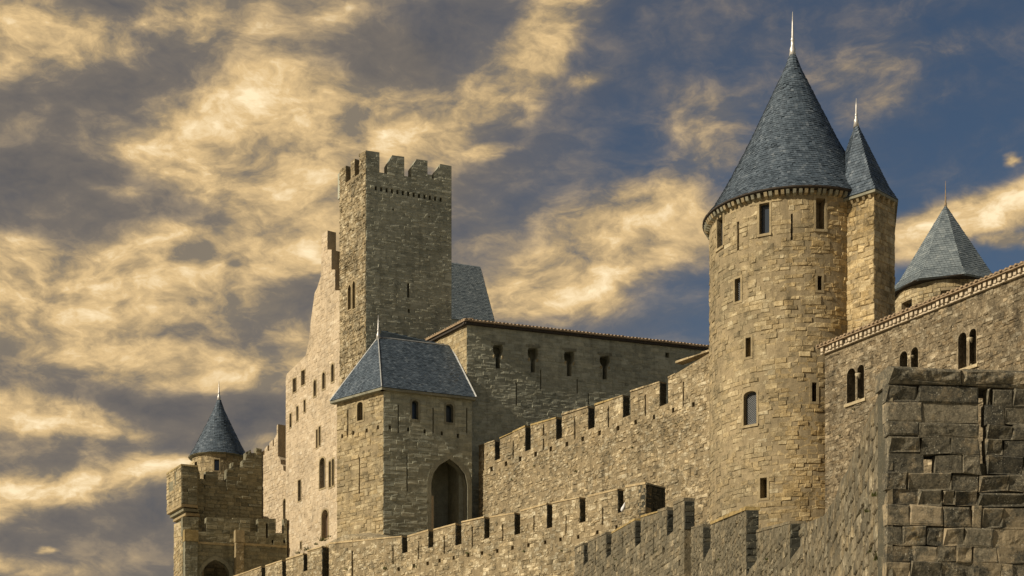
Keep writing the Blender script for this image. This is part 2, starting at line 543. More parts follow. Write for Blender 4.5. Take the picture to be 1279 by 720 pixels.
def core(name, m, outline, holes, thick, mat, parent, front=-0.004):
    """the solid wall behind the facing stones, with real openings"""
    polys = [outline] + list(holes)
    vs = sorted({round(v, 4) for p in polys for (_, v) in p})
    mb = MB()
    for a, b in zip(vs, vs[1:]):
        if b - a < 2e-3:
            continue
        c = crossings(polys, (a + b) / 2)
        for i in range(0, len(c) - 1, 2):
            def at(e, v):
                u0, v0, u1, v1 = e
                return u0 + (u1 - u0) * (v - v0) / (v1 - v0)
            L, Rr = c[i][1], c[i + 1][1]
            w = max(at(Rr, a) - at(L, a), at(Rr, b) - at(L, b))
            n = max(1, int(math.ceil(w / m.du)))
            for k in range(n):
                f0, f1 = k / n, (k + 1) / n
                la = at(L, a) + (at(Rr, a) - at(L, a)) * f0; ra = at(L, a) + (at(Rr, a) - at(L, a)) * f1
                lb = at(L, b) + (at(Rr, b) - at(L, b)) * f0; rb = at(L, b) + (at(Rr, b) - at(L, b)) * f1
                fr = [m.map(la, a, front), m.map(ra, a, front), m.map(rb, b, front), m.map(lb, b, front)]
                bk = [m.map(la, a, front - thick), m.map(ra, a, front - thick), m.map(rb, b, front - thick), m.map(lb, b, front - thick)]
                mb.prism(fr, bk, (.45, .1, .3))
    o = mb.build(name, mat, parent)
    occlude(mb)
    return o


PEND = []


def stone(m, u0, v0, u1, v1, d, tone, bev=.03, jit=.012, back=-.05, grid=None, rough=.02, tilt=0.0):
    """one block: returns (verts, faces, tone, centre, normal)"""
    r = random.uniform
    w, h = u1 - u0, v1 - v0
    bv = min(bev, w * .22, h * .22)
    cs = [(u0, v0), (u1, v0), (u1, v1), (u0, v1)]
    cs = [(a + r(-jit, jit), b + r(-jit, jit)) for a, b in cs]
    cu, cv = (u0 + u1) / 2, (v0 + v1) / 2
    vs = [m.map(a, b, back) for a, b in cs]
    vs += [m.map(a, b, d * .45) for a, b in cs]
    ins = [(a + (bv if a < cu else -bv), b + (bv if b < cv else -bv)) for a, b in cs]
    fs = [(0, 1, 5, 4), (1, 2, 6, 5), (2, 3, 7, 6), (3, 0, 4, 7)]
    if grid is None:
        vs += [m.map(a, b, d + r(-rough, rough)) for a, b in ins]
        fs += [(4, 5, 9, 8), (5, 6, 10, 9), (6, 7, 11, 10), (7, 4, 8, 11), (8, 9, 10, 11)]
    else:
        nx, ny = grid
        sd = Vector((r(-50, 50), r(-50, 50), 0))
        o = len(vs)
        for j in range(ny + 1):
            for i in range(nx + 1):
                fx, fy = i / nx, j / ny
                a = (ins[0][0] * (1 - fx) + ins[1][0] * fx) * (1 - fy) + (ins[3][0] * (1 - fx) + ins[2][0] * fx) * fy
                b = (ins[0][1] * (1 - fx) + ins[1][1] * fx) * (1 - fy) + (ins[3][1] * (1 - fx) + ins[2][1] * fx) * fy
                e = min(fx, 1 - fx, fy * h / w if w else 0, (1 - fy) * h / w if w else 0)
                n_ = noise.noise(Vector((a * 5, b * 7, 0)) + sd) * 1.0 + noise.noise(Vector((a * 14, b * 17, 3)) + sd) * .5
                vs.append(m.map(a, b, d + tilt * (fy - .5) + rough * n_ * (.5 + 2.0 * min(e, .25))))
        gi = lambda i, j: o + j * (nx + 1) + i
        for j in range(ny):
            for i in range(nx):
                fs.append((gi(i, j), gi(i + 1, j), gi(i + 1, j + 1), gi(i, j + 1)))
        fs.append(tuple([4, 5] + [gi(i, 0) for i in range(nx, -1, -1)]))
        fs.append(tuple([5, 6] + [gi(nx, j) for j in range(ny, -1, -1)]))
        fs.append(tuple([6, 7] + [gi(i, ny) for i in range(0, nx + 1)]))
        fs.append(tuple([7, 4] + [gi(0, j) for j in range(0, ny + 1)]))
    c = m.map(cu, cv, d)
    c0 = m.map(cu, cv, d + .3)
    return [vs, fs, tone, Vector(c), Vector(c0) - Vector(c)]


def lay(m, polys, h, asp=(1.2, 3.0), d=(.0, .05), gap=.012, jit=.012, bev=.03, accent=None, wear=None, hv=(.8, 1.25), grid=None, rough=.02, vmin=None, tonef=None, drop=0.0, wav=0.0):
    """courses of blocks over a wall face, kept out of the openings"""
    out = []
    v = min(p[1] for p in polys[0]) if vmin is None else vmin
    top = max(p[1] for p in polys[0])
    r = random.uniform
    while v < top - .06:
        hr = h * r(*hv)
        if v + hr > top:
            hr = top - v
        sp = meet(meet(spans(polys, v + .005), spans(polys, v + hr / 2)), spans(polys, v + hr - .005))
        for (a, b) in sp:
            u = a
            while u < b - .04:
                L = hr * r(*asp)
                if b - (u + L) < hr * asp[0] * .6:
                    L = b - u
                if random.random() >= drop:
                    acc = accent(u + L / 2, v + hr / 2) if accent else .1
                    we = wear(u + L / 2, v + hr / 2) if wear else .4
                    t = tonef(u + L / 2, v + hr / 2) if tonef else 0.0
                    rr_ = random.random()
                    t += -.38 if rr_ < .05 else (.42 if rr_ > .945 else 0.0)
                    tone = (min(1, max(0, random.gauss(.5 + t + .22 * noise.noise(Vector((u * .33 + h * 50, v * .45, d[1] * 90))), .17))), min(1, max(0, acc + r(-.25, .25))), min(1, max(0, we + r(-.3, .3))))
                    v0_, v1_ = v + gap, v + hr - gap
                    if wav:
                        v0_ += r(-wav, wav); v1_ += r(-wav, wav)
                    out.append(stone(m, u + gap, v0_, u + L - gap, v1_, r(*d), tone, bev, jit, grid=grid, rough=rough))
                u += L
        v += hr
    return out


def face(parent, st, mat, pieces=0, minpx=10.0, name='stone_block'):
    PEND.append((parent, st, mat, pieces, minpx, name))


def finish_stones():
    bvh = BVHTree.FromPolygons(OCC_V, OCC_F)
    eye = Vector((0, 0, CZ))
    for (parent, st, mat, pieces, minpx, name) in PEND:
        chosen = set()
        if pieces:
            cand = []
            for i, (vs, fs, tone, c, n) in enumerate(st):
                if n.dot(eye - c) <= 0 or c.y < 1:
                    continue
                pp = [to_px(q) for q in vs[4:8]]
                w = max(q[0] for q in pp) - min(q[0] for q in pp); hh = max(q[1] for q in pp) - min(q[1] for q in pp)
                cx, cy = to_px(c)
                if not (2 < cx < 1277 and 2 < cy < 718) or max(w, hh) < minpx:
                    continue
                cand.append((w * hh, i))
            cand.sort(reverse=True)
            for a, i in cand:
                c = st[i][3]
                q = c + st[i][4].normalized() * .06
                dv = q - eye
                hit = bvh.ray_cast(eye, dv.normalized(), dv.length - .02)
                if hit[0] is None:
                    chosen.add(i)
                    if len(chosen) >= pieces:
                        break
        rest = MB()
        for i, (vs, fs, tone, c, n) in enumerate(st):
            if i in chosen:
                mb = MB(); mb.quads(vs, fs, tone)
                mb.build(name, mat, parent)
            else:
                rest.quads(vs, fs, tone)
        o = rest.build('small_stones', mat, parent)
        if o:
            o['kind'] = 'stuff'


def scaled(poly, f):
    us = [p[0] for p in poly]; vs = [p[1] for p in poly]
    cu, cv = (min(us) + max(us)) / 2, (min(vs) + max(vs)) / 2
    hu, hv = (max(us) - min(us)) / 2, (max(vs) - min(vs)) / 2
    return [(cu + (u - cu) * (hu + f) / hu, cv + (v - cv) * (hv + f) / hv) for u, v in poly]


def rectp(u0, v0, u1, v1):
    return [(u0, v0), (u1, v0), (u1, v1), (u0, v1)]


def archp(u0, v0, u1, v1, point=1.0):
    """opening with a round (1.0) or pointed head"""
    r = (u1 - u0) / 2; c = (u0 + u1) / 2
    hs = min(r * point, (v1 - v0) * .8)
    pts = [(u0, v0), (u1, v0)]
    for i in range(0, 9):
        a = math.pi * i / 8
        x = math.cos(a); y = math.sin(a)
        if point > 1.05:
            y = (1 - abs(x) ** 1.5) ** .8 if abs(x) < 1 else 0
        pts.append((c + r * x, v1 - hs + hs * y))
    return pts


def window(parent, m, hole, frame=.1, mat='quoin', pane=None, depth=.35, proud=.03, name='window', extra=None):
    """dressed surround (part) and the pane behind it (sub-part)"""
    o = scaled(hole, frame)
    mb = MB(); n = len(hole)
    vs = [m.map(u, v, proud) for u, v in hole] + [m.map(u, v, proud) for u, v in o] + [m.map(u, v, -.06) for u, v in o] + [m.map(u, v, -.3) for u, v in hole]
    fs = []
    for i in range(n):
        j = (i + 1) % n
        fs += [(i, j, n + j, n + i), (n + i, n + j, 2 * n + j, 2 * n + i), (j, i, 3 * n + i, 3 * n + j)]
    mb.quads(vs, fs, (.55, .1, .3))
    w = mb.build(name, mat, parent)
    if pane:
        pb = MB()
        pb.prism([m.map(u, v, -depth) for u, v in hole], [m.map(u, v, -depth - .03) for u, v in hole])
        pb.build('pane', pane, w)
    return o, w


def slates_tilt(tp, polys, w=.22, e=.2):
    mb = MB()
    v = min(p[1] for p in polys[0]); top = max(p[1] for p in polys[0]); k = 0
    while v < top - .05:
        for (a, b) in spans(polys, v + e * .5):
            u = a - (w / 2 if k % 2 else 0)
            while u < b - .02:
                u0, u1 = max(a, u), min(b, u + w)
                if u1 - u0 > .03:
                    lift = random.uniform(.012, .035)
                    vs = [tp.map(u0 + .006, v, lift), tp.map(u1 - .006, v, lift + random.uniform(-.006, .006)), tp.map(u1 - .006, v + e * 1.05, .0), tp.map(u0 + .006, v + e * 1.05, .0),
                          tp.map(u0 + .006, v, -.02), tp.map(u1 - .006, v, -.02)]
                    mb.quads(vs, [(0, 1, 2, 3), (4, 5, 1, 0)], (min(1, max(0, random.gauss(.45, .14))), random.random(), 0))
                u += w
        v += e; k += 1
    return mb


def roof_facet(pts, parent, mat='slate', w=.19, e=.17, deck=None):
    """slated facet on 3 or 4 points, first edge at the eave"""
    pts = [Vector(p) for p in pts]
    tp = Tilt(pts[0], pts[1] - pts[0], pts[-1] - pts[0])
    poly = [tp.inv(p) for p in pts]
    o = slates_tilt(tp, [poly], w, e).build('slates', mat, parent)
    o['kind'] = 'stuff'
    mb = MB()
    mb.prism([tp.map(u, v, -.015) for u, v in poly], [tp.map(u, v, -.14) for u, v in poly])
    occlude(mb)
    return mb.build('roof_deck', mat, parent)


def cone_roof(center, prof, parent, mat='slate', w=.19, e=.17, nseg=64):
    """prof: (radius, z) from the eave up"""
    mb = MB(); deck = MB()
    deck.lathe(center, [(r - .03, z) for r, z in prof], nseg)
    k = 0
    pts = []
    for (r0, z0), (r1, z1) in zip(prof, prof[1:]):
        L = math.hypot(r1 - r0, z1 - z0); n = max(1, round(L / e))
        for i in range(n):
            f = i / n; g = (i + 1.08) / n
            pts.append((r0 + (r1 - r0) * f, z0 + (z1 - z0) * f, r0 + (r1 - r0) * g, z0 + (z1 - z0) * g))
    for (ra, za, rb, zb) in pts:
        n = max(6, round(2 * math.pi * ra / w)); k += 1
        ph = (k % 2) * .5
        for i in range(n):
            if random.random() < .012:
                continue
            a0 = 2 * math.pi * (i + ph + .02) / n; a1 = 2 * math.pi * (i + ph + .98) / n
            l0 = random.uniform(.012, .04); l1 = l0 + random.uniform(-.008, .008); dz = random.uniform(-.02, .02)
            P = lambda r, z, a: (center[0] + r * math.cos(a), center[1] + r * math.sin(a), z)
            vs = [P(ra + l0, za + dz, a0), P(ra + l1, za + dz, a1), P(rb, zb, a1), P(rb, zb, a0), P(ra - .03, za + dz, a0), P(ra - .03, za + dz, a1)]
            mb.quads(vs, [(0, 1, 2, 3), (4, 5, 1, 0)], (min(1, max(0, random.gauss(.45, .13))), random.random(), 0))
    d = deck.build('roof_deck', mat, parent, True)
    occlude(deck)
    o = mb.build('slates', mat, parent)
    o['kind'] = 'stuff'
    return d


def finial(c, z0, z1, r, parent, mat='metal', name='finial'):
    mb = MB(); h = z1 - z0
    mb.lathe(c, [(r * 1.7, z0 - .25), (r * 1.25, z0 + h * .05), (r * 1.35, z0 + h * .09), (r * .8, z0 + h * .18), (r * .75, z0 + h * .3), (r * .9, z0 + h * .33), (r * .55, z0 + h * .38), (r * .35, z0 + h * .7), (r * .12, z1)], 10)
    return mb.build(name, mat, parent, True)


def copings(m, runs, parent, thick, mat='coping', over=.06, h=.16, lichen=()):
    """slabs laid along the tops of the merlons: each its own part"""
    cut = []
    for i, (u0, v0, u1, v1) in enumerate(runs):
        n_ = max(1, int((u1 - u0) / random.uniform(.9, 1.5)))
        for k in range(n_):
            a, b = k / n_, (k + 1) / n_
            if n_ > 1 and random.random() < .06:
                continue
            cut.append((i, u0 + (u1 - u0) * a + (.012 if k else 0), v0 + (v1 - v0) * a, u0 + (u1 - u0) * b - .012, v0 + (v1 - v0) * b))
    for (i, u0, v0, u1, v1) in cut:
        mb = MB()
        h_ = h * random.uniform(.8, 1.2); o1, o2 = over * random.uniform(.5, 1.3), over
        mb.prism([m.map(u0, v0, o1), m.map(u1, v1, o1), m.map(u1, v1 + h_ * random.uniform(.7, 1.1), o1 * .3), m.map(u0, v0 + h_, o1 * .6)],
                 [m.map(u0 - .02, v0, -thick - o2), m.map(u1 + .02, v1, -thick - o2), m.map(u1 + .01, v1 + h_ * .8, -thick - o2), m.map(u0 - .01, v0 + h_ * .8, -thick - o2)], (random.uniform(.3, .7), .3, .3))
        mb.build('coping_slab', 'lichen_cap' if (i in lichen and random.random() < .75) else mat, parent)


def tufts(pts, parent=None):
    mb = MB()
    for (p, s) in pts:
        for k in range(26):
            a = random.uniform(0, 6.28); l = s * random.uniform(.4, 1.0)
            b = Vector(p) + Vector((random.uniform(-s, s) * .6, random.uniform(-s, s) * .3, 0))
            t = b + Vector((math.cos(a) * l * .6, math.sin(a) * l * .6 - .05, l * random.uniform(.3, 1)))
            w = Vector((-math.sin(a), math.cos(a), 0)) * s * .09
            mb.quads([tuple(b - w), tuple(b + w), tuple(t + w * .6), tuple(t - w * .3)], [(0, 1, 2, 3)])
    return mb


def dirv(deg):          # plan direction, degrees from +X towards +Y
    return Vector((math.cos(R(deg)), math.sin(R(deg)), 0))


def along(P, d, px):    # the point on the plan line P + t d seen at image column px
    x = (px - HX) / F
    t = (x * P.y - P.x) / (d.x - x * d.y)
    return P + d * t


def zat(py, Y):
    return CZ + (HY - py) / F * Y


def body(name, pts, z0, z1, mat, parent):
    """a plain closed volume on a plan polygon"""
    mb = MB()
    mb.prism([(p[0], p[1], z0) for p in pts], [(p[0], p[1], z1) for p in pts], (.45, .1, .3))
    occlude(mb)
    return mb.build(name, mat, parent)


# ------------------------------------------------------------------ the setting: the hill under the castle
def ground_z(x, y):
    r = max(0.0, min(1.0, (y - 6) / 120.0))
    h = 17.0 * (r * r * (3 - 2 * r) * .5 + r * .5)
    h *= 1.0 / (1.0 + (max(0, abs(x - 8) - 45) / 70.0) ** 2)
    if y > 200:
        h *= 1.0 / (1.0 + ((y - 200) / 110.0) ** 2)
    return h + noise.noise(Vector((x * .05, y * .05, 0))) * .35


def terrain():
    xs = [-3000, -1200, -500] + [-240 + 10 * i for i in range(49)] + [500, 1200, 3000]
    ys = [-1500, -500, -150] + [-60 + 8 * i for i in range(56)] + [500, 900, 2000, 4500]
    vs = [(x, y, ground_z(x, y)) for y in ys for x in xs]
    n = len(xs)
    fs = [(j * n + i, j * n + i + 1, (j + 1) * n + i + 1, (j + 1) * n + i) for j in range(len(ys) - 1) for i in range(n - 1)]
    me = bpy.data.meshes.new('ground'); me.from_pydata(vs, [], fs)
    me.polygons.foreach_set('use_smooth', [True] * len(me.polygons))
    m, T, b = principled('pale_stony_hill')
    geo = T.new('ShaderNodeNewGeometry')
    nz = T.noise(geo.outputs['Position'], .3, 8, .7)
    T.put(b, 'Base Color', T.ramp(nz, [(.3, (.20, .19, .13)), (.5, (.32, .30, .24)), (.7, (.40, .37, .30))]))
    T.put(b, 'Roughness', .95)
    me.materials.append(m)
    o = bpy.data.objects.new('ground', me); col.objects.link(o)
    o['kind'] = 'structure'


terrain()
ZB = 5.0      # every wall goes down into the hill

# ------------------------------------------------------------------ keep tower and the residence wall behind the gate tower
KC = plan(457, 127)                         # keep's near corner
kd_r, kd_l = dirv(24), dirv(180 - 54.7)     # along its right face, along its left face
KR = along(KC, kd_r, 564); KL = along(KC, kd_l, 424.3)
PL = along(KC, kd_l, 357)                   # far end of the residence wall, same plane
fk = Plane(KC, KR); fl = Plane(KL, KC)
keep = thing('keep_tower', 'tallest square stone keep tower with battlements and a row of putlog holes', 'tower', (KC.x, KC.y, 12))
base_k = CZ + 26
out_r = [(0, base_k)] + [(fk.len, base_k)] + fk.poly([(564, 207.5), (550, 205), (542, 217), (542, 223.5), (539.5, 223), (539.5, 218.6), (534, 218), (534, 201), (520.3, 199), (514, 209), (514, 221.5), (505, 220), (505, 196), (490, 194), (484, 205), (484, 217), (474, 215.5), (474, 190.5)]) + [fk.uv(457.02, 188)]
hk = []
for i in range(13):
    f = i / 12
    x = 469.5 + 81 * f; y = 235.5 + 14 * f
    hk.append(rectp(*fk.rect(x - 1.4, y - 2.6, x + 1.4, y + 2.6)))
slit1 = rectp(*fk.rect(508.6, 354, 511.4, 372)); slit2 = rectp(*fk.rect(509.5, 386, 512, 391)); hk += [slit1, slit2, rectp(*fk.rect(490, 261, 492, 263)), rectp(*fk.rect(535, 270, 537, 272))]
core('wall_core', fk, out_r, hk, .8, 'weathered_mortar', keep)
face(keep, lay(fk, [[(u + (.03 if u < .01 else 0), v) for u, v in out_r]] + hk, .21, (1.2, 3.4), (-.01, .025), gap=.006, tonef=lambda u, v: -.12 if v > fk.uv(510, 232)[1] - 1.2 and v < fk.uv(510, 232)[1] + .2 else 0), 'weathered')
out_l = [(0, base_k), (fl.len, base_k), fl.uv(456.9, 188), fl.uv(449, 192.5), fl.uv(449, 217), fl.uv(443, 221), fl.uv(443, 198.5), fl.uv(438, 202), fl.uv(438, 224), fl.uv(432, 228.5), fl.uv(432, 207), fl.uv(424.4, 213)]
twin = [archp(*fl.rect(434.6, 356, 438.6, 387), 1.2), archp(*fl.rect(440.4, 351, 443.8, 386), 1.2)]
core('wall_core', fl, out_l, twin, .8, 'rubble_mortar', keep)
fr = []
for t in twin:
    o, w = window(keep, fl, t, .09, 'quoin'); fr.append(o)
both = [(min(p[0] for p in fr[0]), min(p[1] for p in fr[0])), (max(p[0] for p in fr[1]), min(p[1] for p in fr[0])), (max(p[0] for p in fr[1]), max(p[1] for p in fr[1])), (min(p[0] for p in fr[0]), max(p[1] for p in fr[1]))]
face(keep, lay(fl, [out_l, both], .22, (.9, 2.2), (-.01, .08), jit=.04, bev=.05, rough=.04, hv=(.6, 1.4), gap=.006), 'rubble')
body('wall_core', [KC + kd_r * .7 + kd_l * .7 + Vector((0, .1, 0)), KR - kd_r * .5 + kd_l * .9, KR + kd_l * 4.2 - kd_r * .5, KL + kd_r * .7, ], base_k, fk.uv(510, 240)[1], 'weathered_mortar', keep)
bk = Plane(KL, KL + kd_r * fk.len)        # far battlement, seen through the crenels
zt = fk.uv(510, 200)[1]
for i in range(4):
    mb = MB(); a = i * fk.len / 3.6
    mb.prism([bk.map(a, zt - 2.2, 0), bk.map(a + 1.2, zt - 2.2, 0), bk.map(a + 1.2, zt - .15, 0), bk.map(a, zt - .15, 0)], [bk.map(a, zt - 2.2, -.5), bk.map(a + 1.2, zt - 2.2, -.5), bk.map(a + 1.2, zt - .15, -.5), bk.map(a, zt - .15, -.5)])
    mb.build('merlon', 'weathered', keep)

fp = Plane(PL, KL)
res = thing('residence_wall', 'long sunlit residence facade with scattered windows and stepped broken top below the keep', 'building', (PL.x, PL.y, 12))
out_p = fp.poly([(357, 740), (424.2, 740), (424.2, 363), (418.5, 363), (418.5, 337), (414, 337), (414, 312), (409, 312), (409, 288), (401.8, 293), (400.8, 345), (396, 360), (393, 366), (390, 388), (388, 402), (386, 425), (382, 444), (370, 456), (358.5, 467), (357, 472)])
res_win = [(366, 473, 370, 490, 0), (376.5, 463, 381, 481, 0), (392, 475, 395, 495, 1), (402.8, 465.5, 406, 486, 1), (414, 455, 417.2, 477, 1), (362, 517, 364.2, 534, 0), (370.5, 508, 372.8, 526, 0), (379.6, 500, 381.8, 515, 0),
           (395, 537, 397, 560, 0), (398.4, 533, 400.5, 557, 0), (399.2, 572, 406, 610, 1), (411, 576, 413.6, 609, 1), (415, 573, 417.4, 607, 1), (372.5, 600, 376, 626, 0), (402, 637, 410, 673, 1), (375.2, 677, 377, 686, 0)]
hp, sp_ = [], []
for k, (x0, y0, x1, y1, ar) in enumerate(res_win):
    rc = fp.rect(x0, y0, x1, y1)
    h = archp(*rc, 1.0) if ar else rectp(*rc)
    hp.append(h)
    o, w = window(res, fp, h, .12 if ar else .08, 'quoin', pane=('wood' if k == 14 else 'glass'), depth=.4, name='door' if k == 14 else 'window')
    sp_.append(o)
core('wall_core', fp, out_p, hp, .8, 'pale', res)
face(res, lay(fp, [out_p] + sp_, .23, (1.0, 2.4), (-.02, .025), jit=.03, rough=.015, hv=(.7, 1.3), gap=.004), 'pale')
back_dir = -fp.N
body('wall_core', [PL + back_dir * 1.2 + fp.U * .5, KL + back_dir * 1.2, KL + back_dir * 8, PL + back_dir * 8], ZB, fp.uv(380, 470)[1], 'pale', res)

# roof of the building behind the keep
rb = thing('slate_roofed_building', 'steep grey slate roof showing between the keep and the tiled hall', 'building', (*plan(585, 150).xy, 12))
A0 = plan(540, 143); B0 = along(A0, dirv(22), 619)
z0 = zat(404, 145); ridge_y = 3.2
e0 = Vector((A0.x, A0.y, z0)); e1 = Vector((B0.x, B0.y, z0))
Tl = plan(545, 146); Tr = along(Tl, dirv(22), 600); zr = zat(332, 147.3)
t0 = Vector((Tl.x, Tl.y, zr)); t1 = Vector((Tr.x, Tr.y, zr))
roof_facet([e0, e1, t1, t0], rb, 'slate_plain')
bkr = along(B0 + Vector((-.375, .927, 0)) * 8, dirv(22), 622)
e2 = Vector((bkr.x, bkr.y, z0))
roof_facet([e1, e2, t1], rb, 'slate_plain')
body('wall', [e0, e1, e2, e0 + (e2 - e1)], ZB, z0 - .02, 'weathered', rb)

# ------------------------------------------------------------------ great hall with the tiled eave
HC = plan(583, 120)
hd_r, hd_l = dirv(22), dirv(180 - 56)
HR = along(HC, hd_r, 905); HL = along(HC, hd_l, 524)
fh = Plane(HC, HR); fhl = Plane(HL, HC)
hall = thing('great_hall', 'long shaded hall with tiled eave and four keyhole windows beside the round tower', 'building', (HC.x, HC.y, 12))
zh = fh.uv(583, 404)[1]; zh2 = fh.uv(880, 436)[1]
slope = (zh2 - zh) / fh.uv(880, 436)[0]
out_h = [(0, ZB), (fh.len, ZB), (fh.len, zh + slope * fh.len), (0, zh)]
hh = []
for (cx, y0, ym, y1, w1, w2) in [(622, 431, 446, 460.5, 6.2, 2.8), (665.8, 435, 451, 465.5, 6.6, 2.8), (711, 439.5, 455.5, 470, 6.4, 2.8), (755.5, 445, 459, 474, 6.4, 2.8)]:
    q = [(cx - w2, y1), (cx + w2, y1), (cx + w2, ym), (cx + w1 * .75, ym - 3.5), (cx + w1, ym - 7), (cx + w1, y0 + 3), (cx + w1 * .8, y0), (cx - w1 * .8, y0), (cx - w1, y0 + 3), (cx - w1, ym - 7), (cx - w1 * .75, ym - 3.5), (cx - w2, ym)]
    hh.append(fh.poly(q))
hh.append(rectp(*fh.rect(831, 440.5, 836, 447)))
hs = list(hh)
for (x, y0, y1) in [(645, 478, 507), (675.5, 462, 486), (721, 474, 492), (735, 492, 505)]:
    hs.append(rectp(*fh.rect(x - .7, y0, x + .7, y1)))
core('wall_core', fh, out_h, hs, .7, 'weathered_mortar', hall)
for k, h in enumerate(hh):
    o = scaled(h, .05)
    # the head of each opening is bridged by a lintel and two little brackets
    if k < 4:
        us = [p[0] for p in h]; top = max(p[1] for p in h); lo = min(us); hi = max(us)
        mb = MB()
        mb.prism([fh.map(lo - .15, top + .01, .05), fh.map(hi + .15, top + .01, .05), fh.map(hi + .15, top + .2, .05), fh.map(lo - .15, top + .2, .05)],
                 [fh.map(lo - .15, top + .01, -.5), fh.map(hi + .15, top + .01, -.5), fh.map(hi + .15, top + .2, -.5), fh.map(lo - .15, top + .2, -.5)])
        mb.build('lintel', 'quoin_grey', hall)
        cu = (lo + hi) / 2; mid_v = top - .95
        for s_ in (-1, 1):
            mb = MB()
            a = cu + s_ * .34
            mb.prism([fh.map(a - .05, mid_v - .12, .02), fh.map(a + .05, mid_v - .12, .02), fh.map(a + .06, mid_v + .1, .14), fh.map(a - .06, mid_v + .1, .14)],
                     [fh.map(a - .05, mid_v - .12, -.4), fh.map(a + .05, mid_v - .12, -.4), fh.map(a + .06, mid_v + .1, -.4), fh.map(a - .06, mid_v + .1, -.4)], (.9, 0, 0))
            mb.build('bracket', 'quoin', hall)
face(hall, lay(fh, [out_h] + hs, .23, (1.3, 3.6), (-.01, .025), gap=.006), 'weathered')
body('inner_wall', [HC - fh.N * 1.3 + hd_r * .8, HR - fh.N * 1.3, HR - fh.N * 2, HC - fh.N * 2 + hd_r * .8], ZB, zh - .3, 'weathered', hall)
out_hl = [(0, ZB), (fhl.len, ZB), (fhl.len, zh - .01), (0, zh - .01)]
core('wall_core', fhl, out_hl, [], .7, 'warm_mortar', hall)
face(hall, lay(fhl, [out_hl], .24, (1.2, 2.8), (-.01, .03), gap=.006), 'warm')
# tiled roof: a shallow sheet with its barrel-tile edge
bd = Vector((-hd_r.y, hd_r.x, 0))


def tile_edge(parent, P0, P1, outw, pitch, r, length, mat, lift=0.0, name='tile_row', up=.22):
    mb = MB(); d = P1 - P0; n = int(d.length / pitch); d = d / n
    dn = d.normalized()
    for i in range(n):
        c = P0 + d * (i + .5) + Vector((0, 0, lift))
        rr = r * random.uniform(.9, 1.08); o_ = random.uniform(-.03, .03)
        fr_, bk_ = [], []
        for k in range(7):
            a = math.pi * k / 6
            q = dn * (rr * math.cos(a)) + Vector((0, 0, rr * math.sin(a)))
            fr_.append(tuple(c + q + outw * o_)); bk_.append(tuple(c + q - outw * length + Vector((0, 0, up * length))))
        mb.prism(fr_, bk_, (random.random(), 0, 0))
    o = mb.build(name, mat, parent)
    o['kind'] = 'stuff'
    return o


up = Vector((0, 0, 1))
ov = .32
eC = HC + fh.N * ov + fhl.N * ov; eR = HR + fh.N * ov; eL = HL + fhl.N * ov
zc = zh + .05; zR = zh + slope * fh.len + .05
P = [Vector((eC.x, eC.y, zc)), Vector((eR.x, eR.y, zR)), Vector((HR.x + bd.x * 8, HR.y + bd.y * 8, zR + 1.0)), Vector((HC.x + bd.x * 7 + hd_r.x * 4, HC.y + bd.y * 7 + hd_r.y * 4, zc + 1.0)), Vector((eL.x, eL.y, zc))]
mb = MB(); mb.prism([tuple(p) for p in P], [tuple(p + up * .1) for p in P]); occlude(mb)
mb.build('roof', 'tile', hall)
tile_edge(hall, P[0] + up * .1, P[1] + up * .1, fh.N, .3, .1, .8, 'tile')
tile_edge(hall, P[4] + up * .1, P[0] + up * .1, fhl.N, .3, .1, .8, 'tile')
for (q0, q1, nn) in ((P[0], P[1], fh.N), (P[4], P[0], fhl.N)):
    mb = MB()
    a, b = q0 - nn * .12 - up * .01, q1 - nn * .12 - up * .01
    mb.prism([tuple(a), tuple(b), tuple(b - up * .18), tuple(a - up * .18)], [tuple(a - nn * .4), tuple(b - nn * .4), tuple(b - nn * .4 - up * .18), tuple(a - nn * .4 - up * .18)])
    mb.build('eave_board', 'dark_wood', hall)

# ------------------------------------------------------------------ gate tower with the hipped slate roof
GC = plan(479, 116)
gd_r, gd_l = dirv(22), dirv(180 - 42)
GR = along(GC, gd_r, 589.5); GL = along(GC, gd_l, 421)
fg = Plane(GC, GR); fgl = Plane(GL, GC)
gate = thing('gate_tower', 'hip-roofed gate tower with slate roof and tall pointed archway', 'tower', (GC.x, GC.y, 12))
ze = zat(486, 116)
out_g = [(0, ZB), (fg.len, ZB), (fg.len, ze), (0, ze)]
arch = fg.poly([(539, 690), (584, 690), (584, 606), (581, 593), (573, 582.5), (561.5, 573.5), (549, 581), (541.5, 591), (538.5, 604)])
gw = [archp(*fg.rect(514.5, 500.5, 522.5, 524), .7), archp(*fg.rect(557, 505, 566, 528), .7)]
hg = [arch] + gw
gs = []
for (x, y) in [(487, 534), (510, 536.5), (530.5, 539), (552, 541.5), (572, 544.5)]:
    gs.append(rectp(*fg.rect(x - 1.5, y - 2.5, x + 1.5, y + 2.5)))
for (x, y0, y1) in [(497.5, 506, 541), (541, 510, 541), (508.5, 569, 614), (583, 510, 541)]:
    gs.append(rectp(*fg.rect(x - .7, y0, x + .7, y1)))
fo = []
for h in gw:
    o, w = window(gate, fg, h, .14, 'quoin_grey', 'glass', .45); fo.append(o)
o, w = window(gate, fg, arch, .32, 'quoin_grey', None, name='archway'); fo.append(o)
core('wall_core', fg, out_g, hg + gs, .9, 'weathered_mortar', gate)
face(gate, lay(fg, [out_g] + fo + gs, .27, (1.4, 3.6), (-.015, .035), bev=.03, gap=.005, hv=(.8, 1.2)), 'weathered', 160)
out_gl = [(0, ZB), (fgl.len, ZB), (fgl.len, ze - .01), (0, ze - .01)]
glw = [archp(*fgl.rect(446.3, 502.5, 453.3, 525.5), .7)]
gls = []
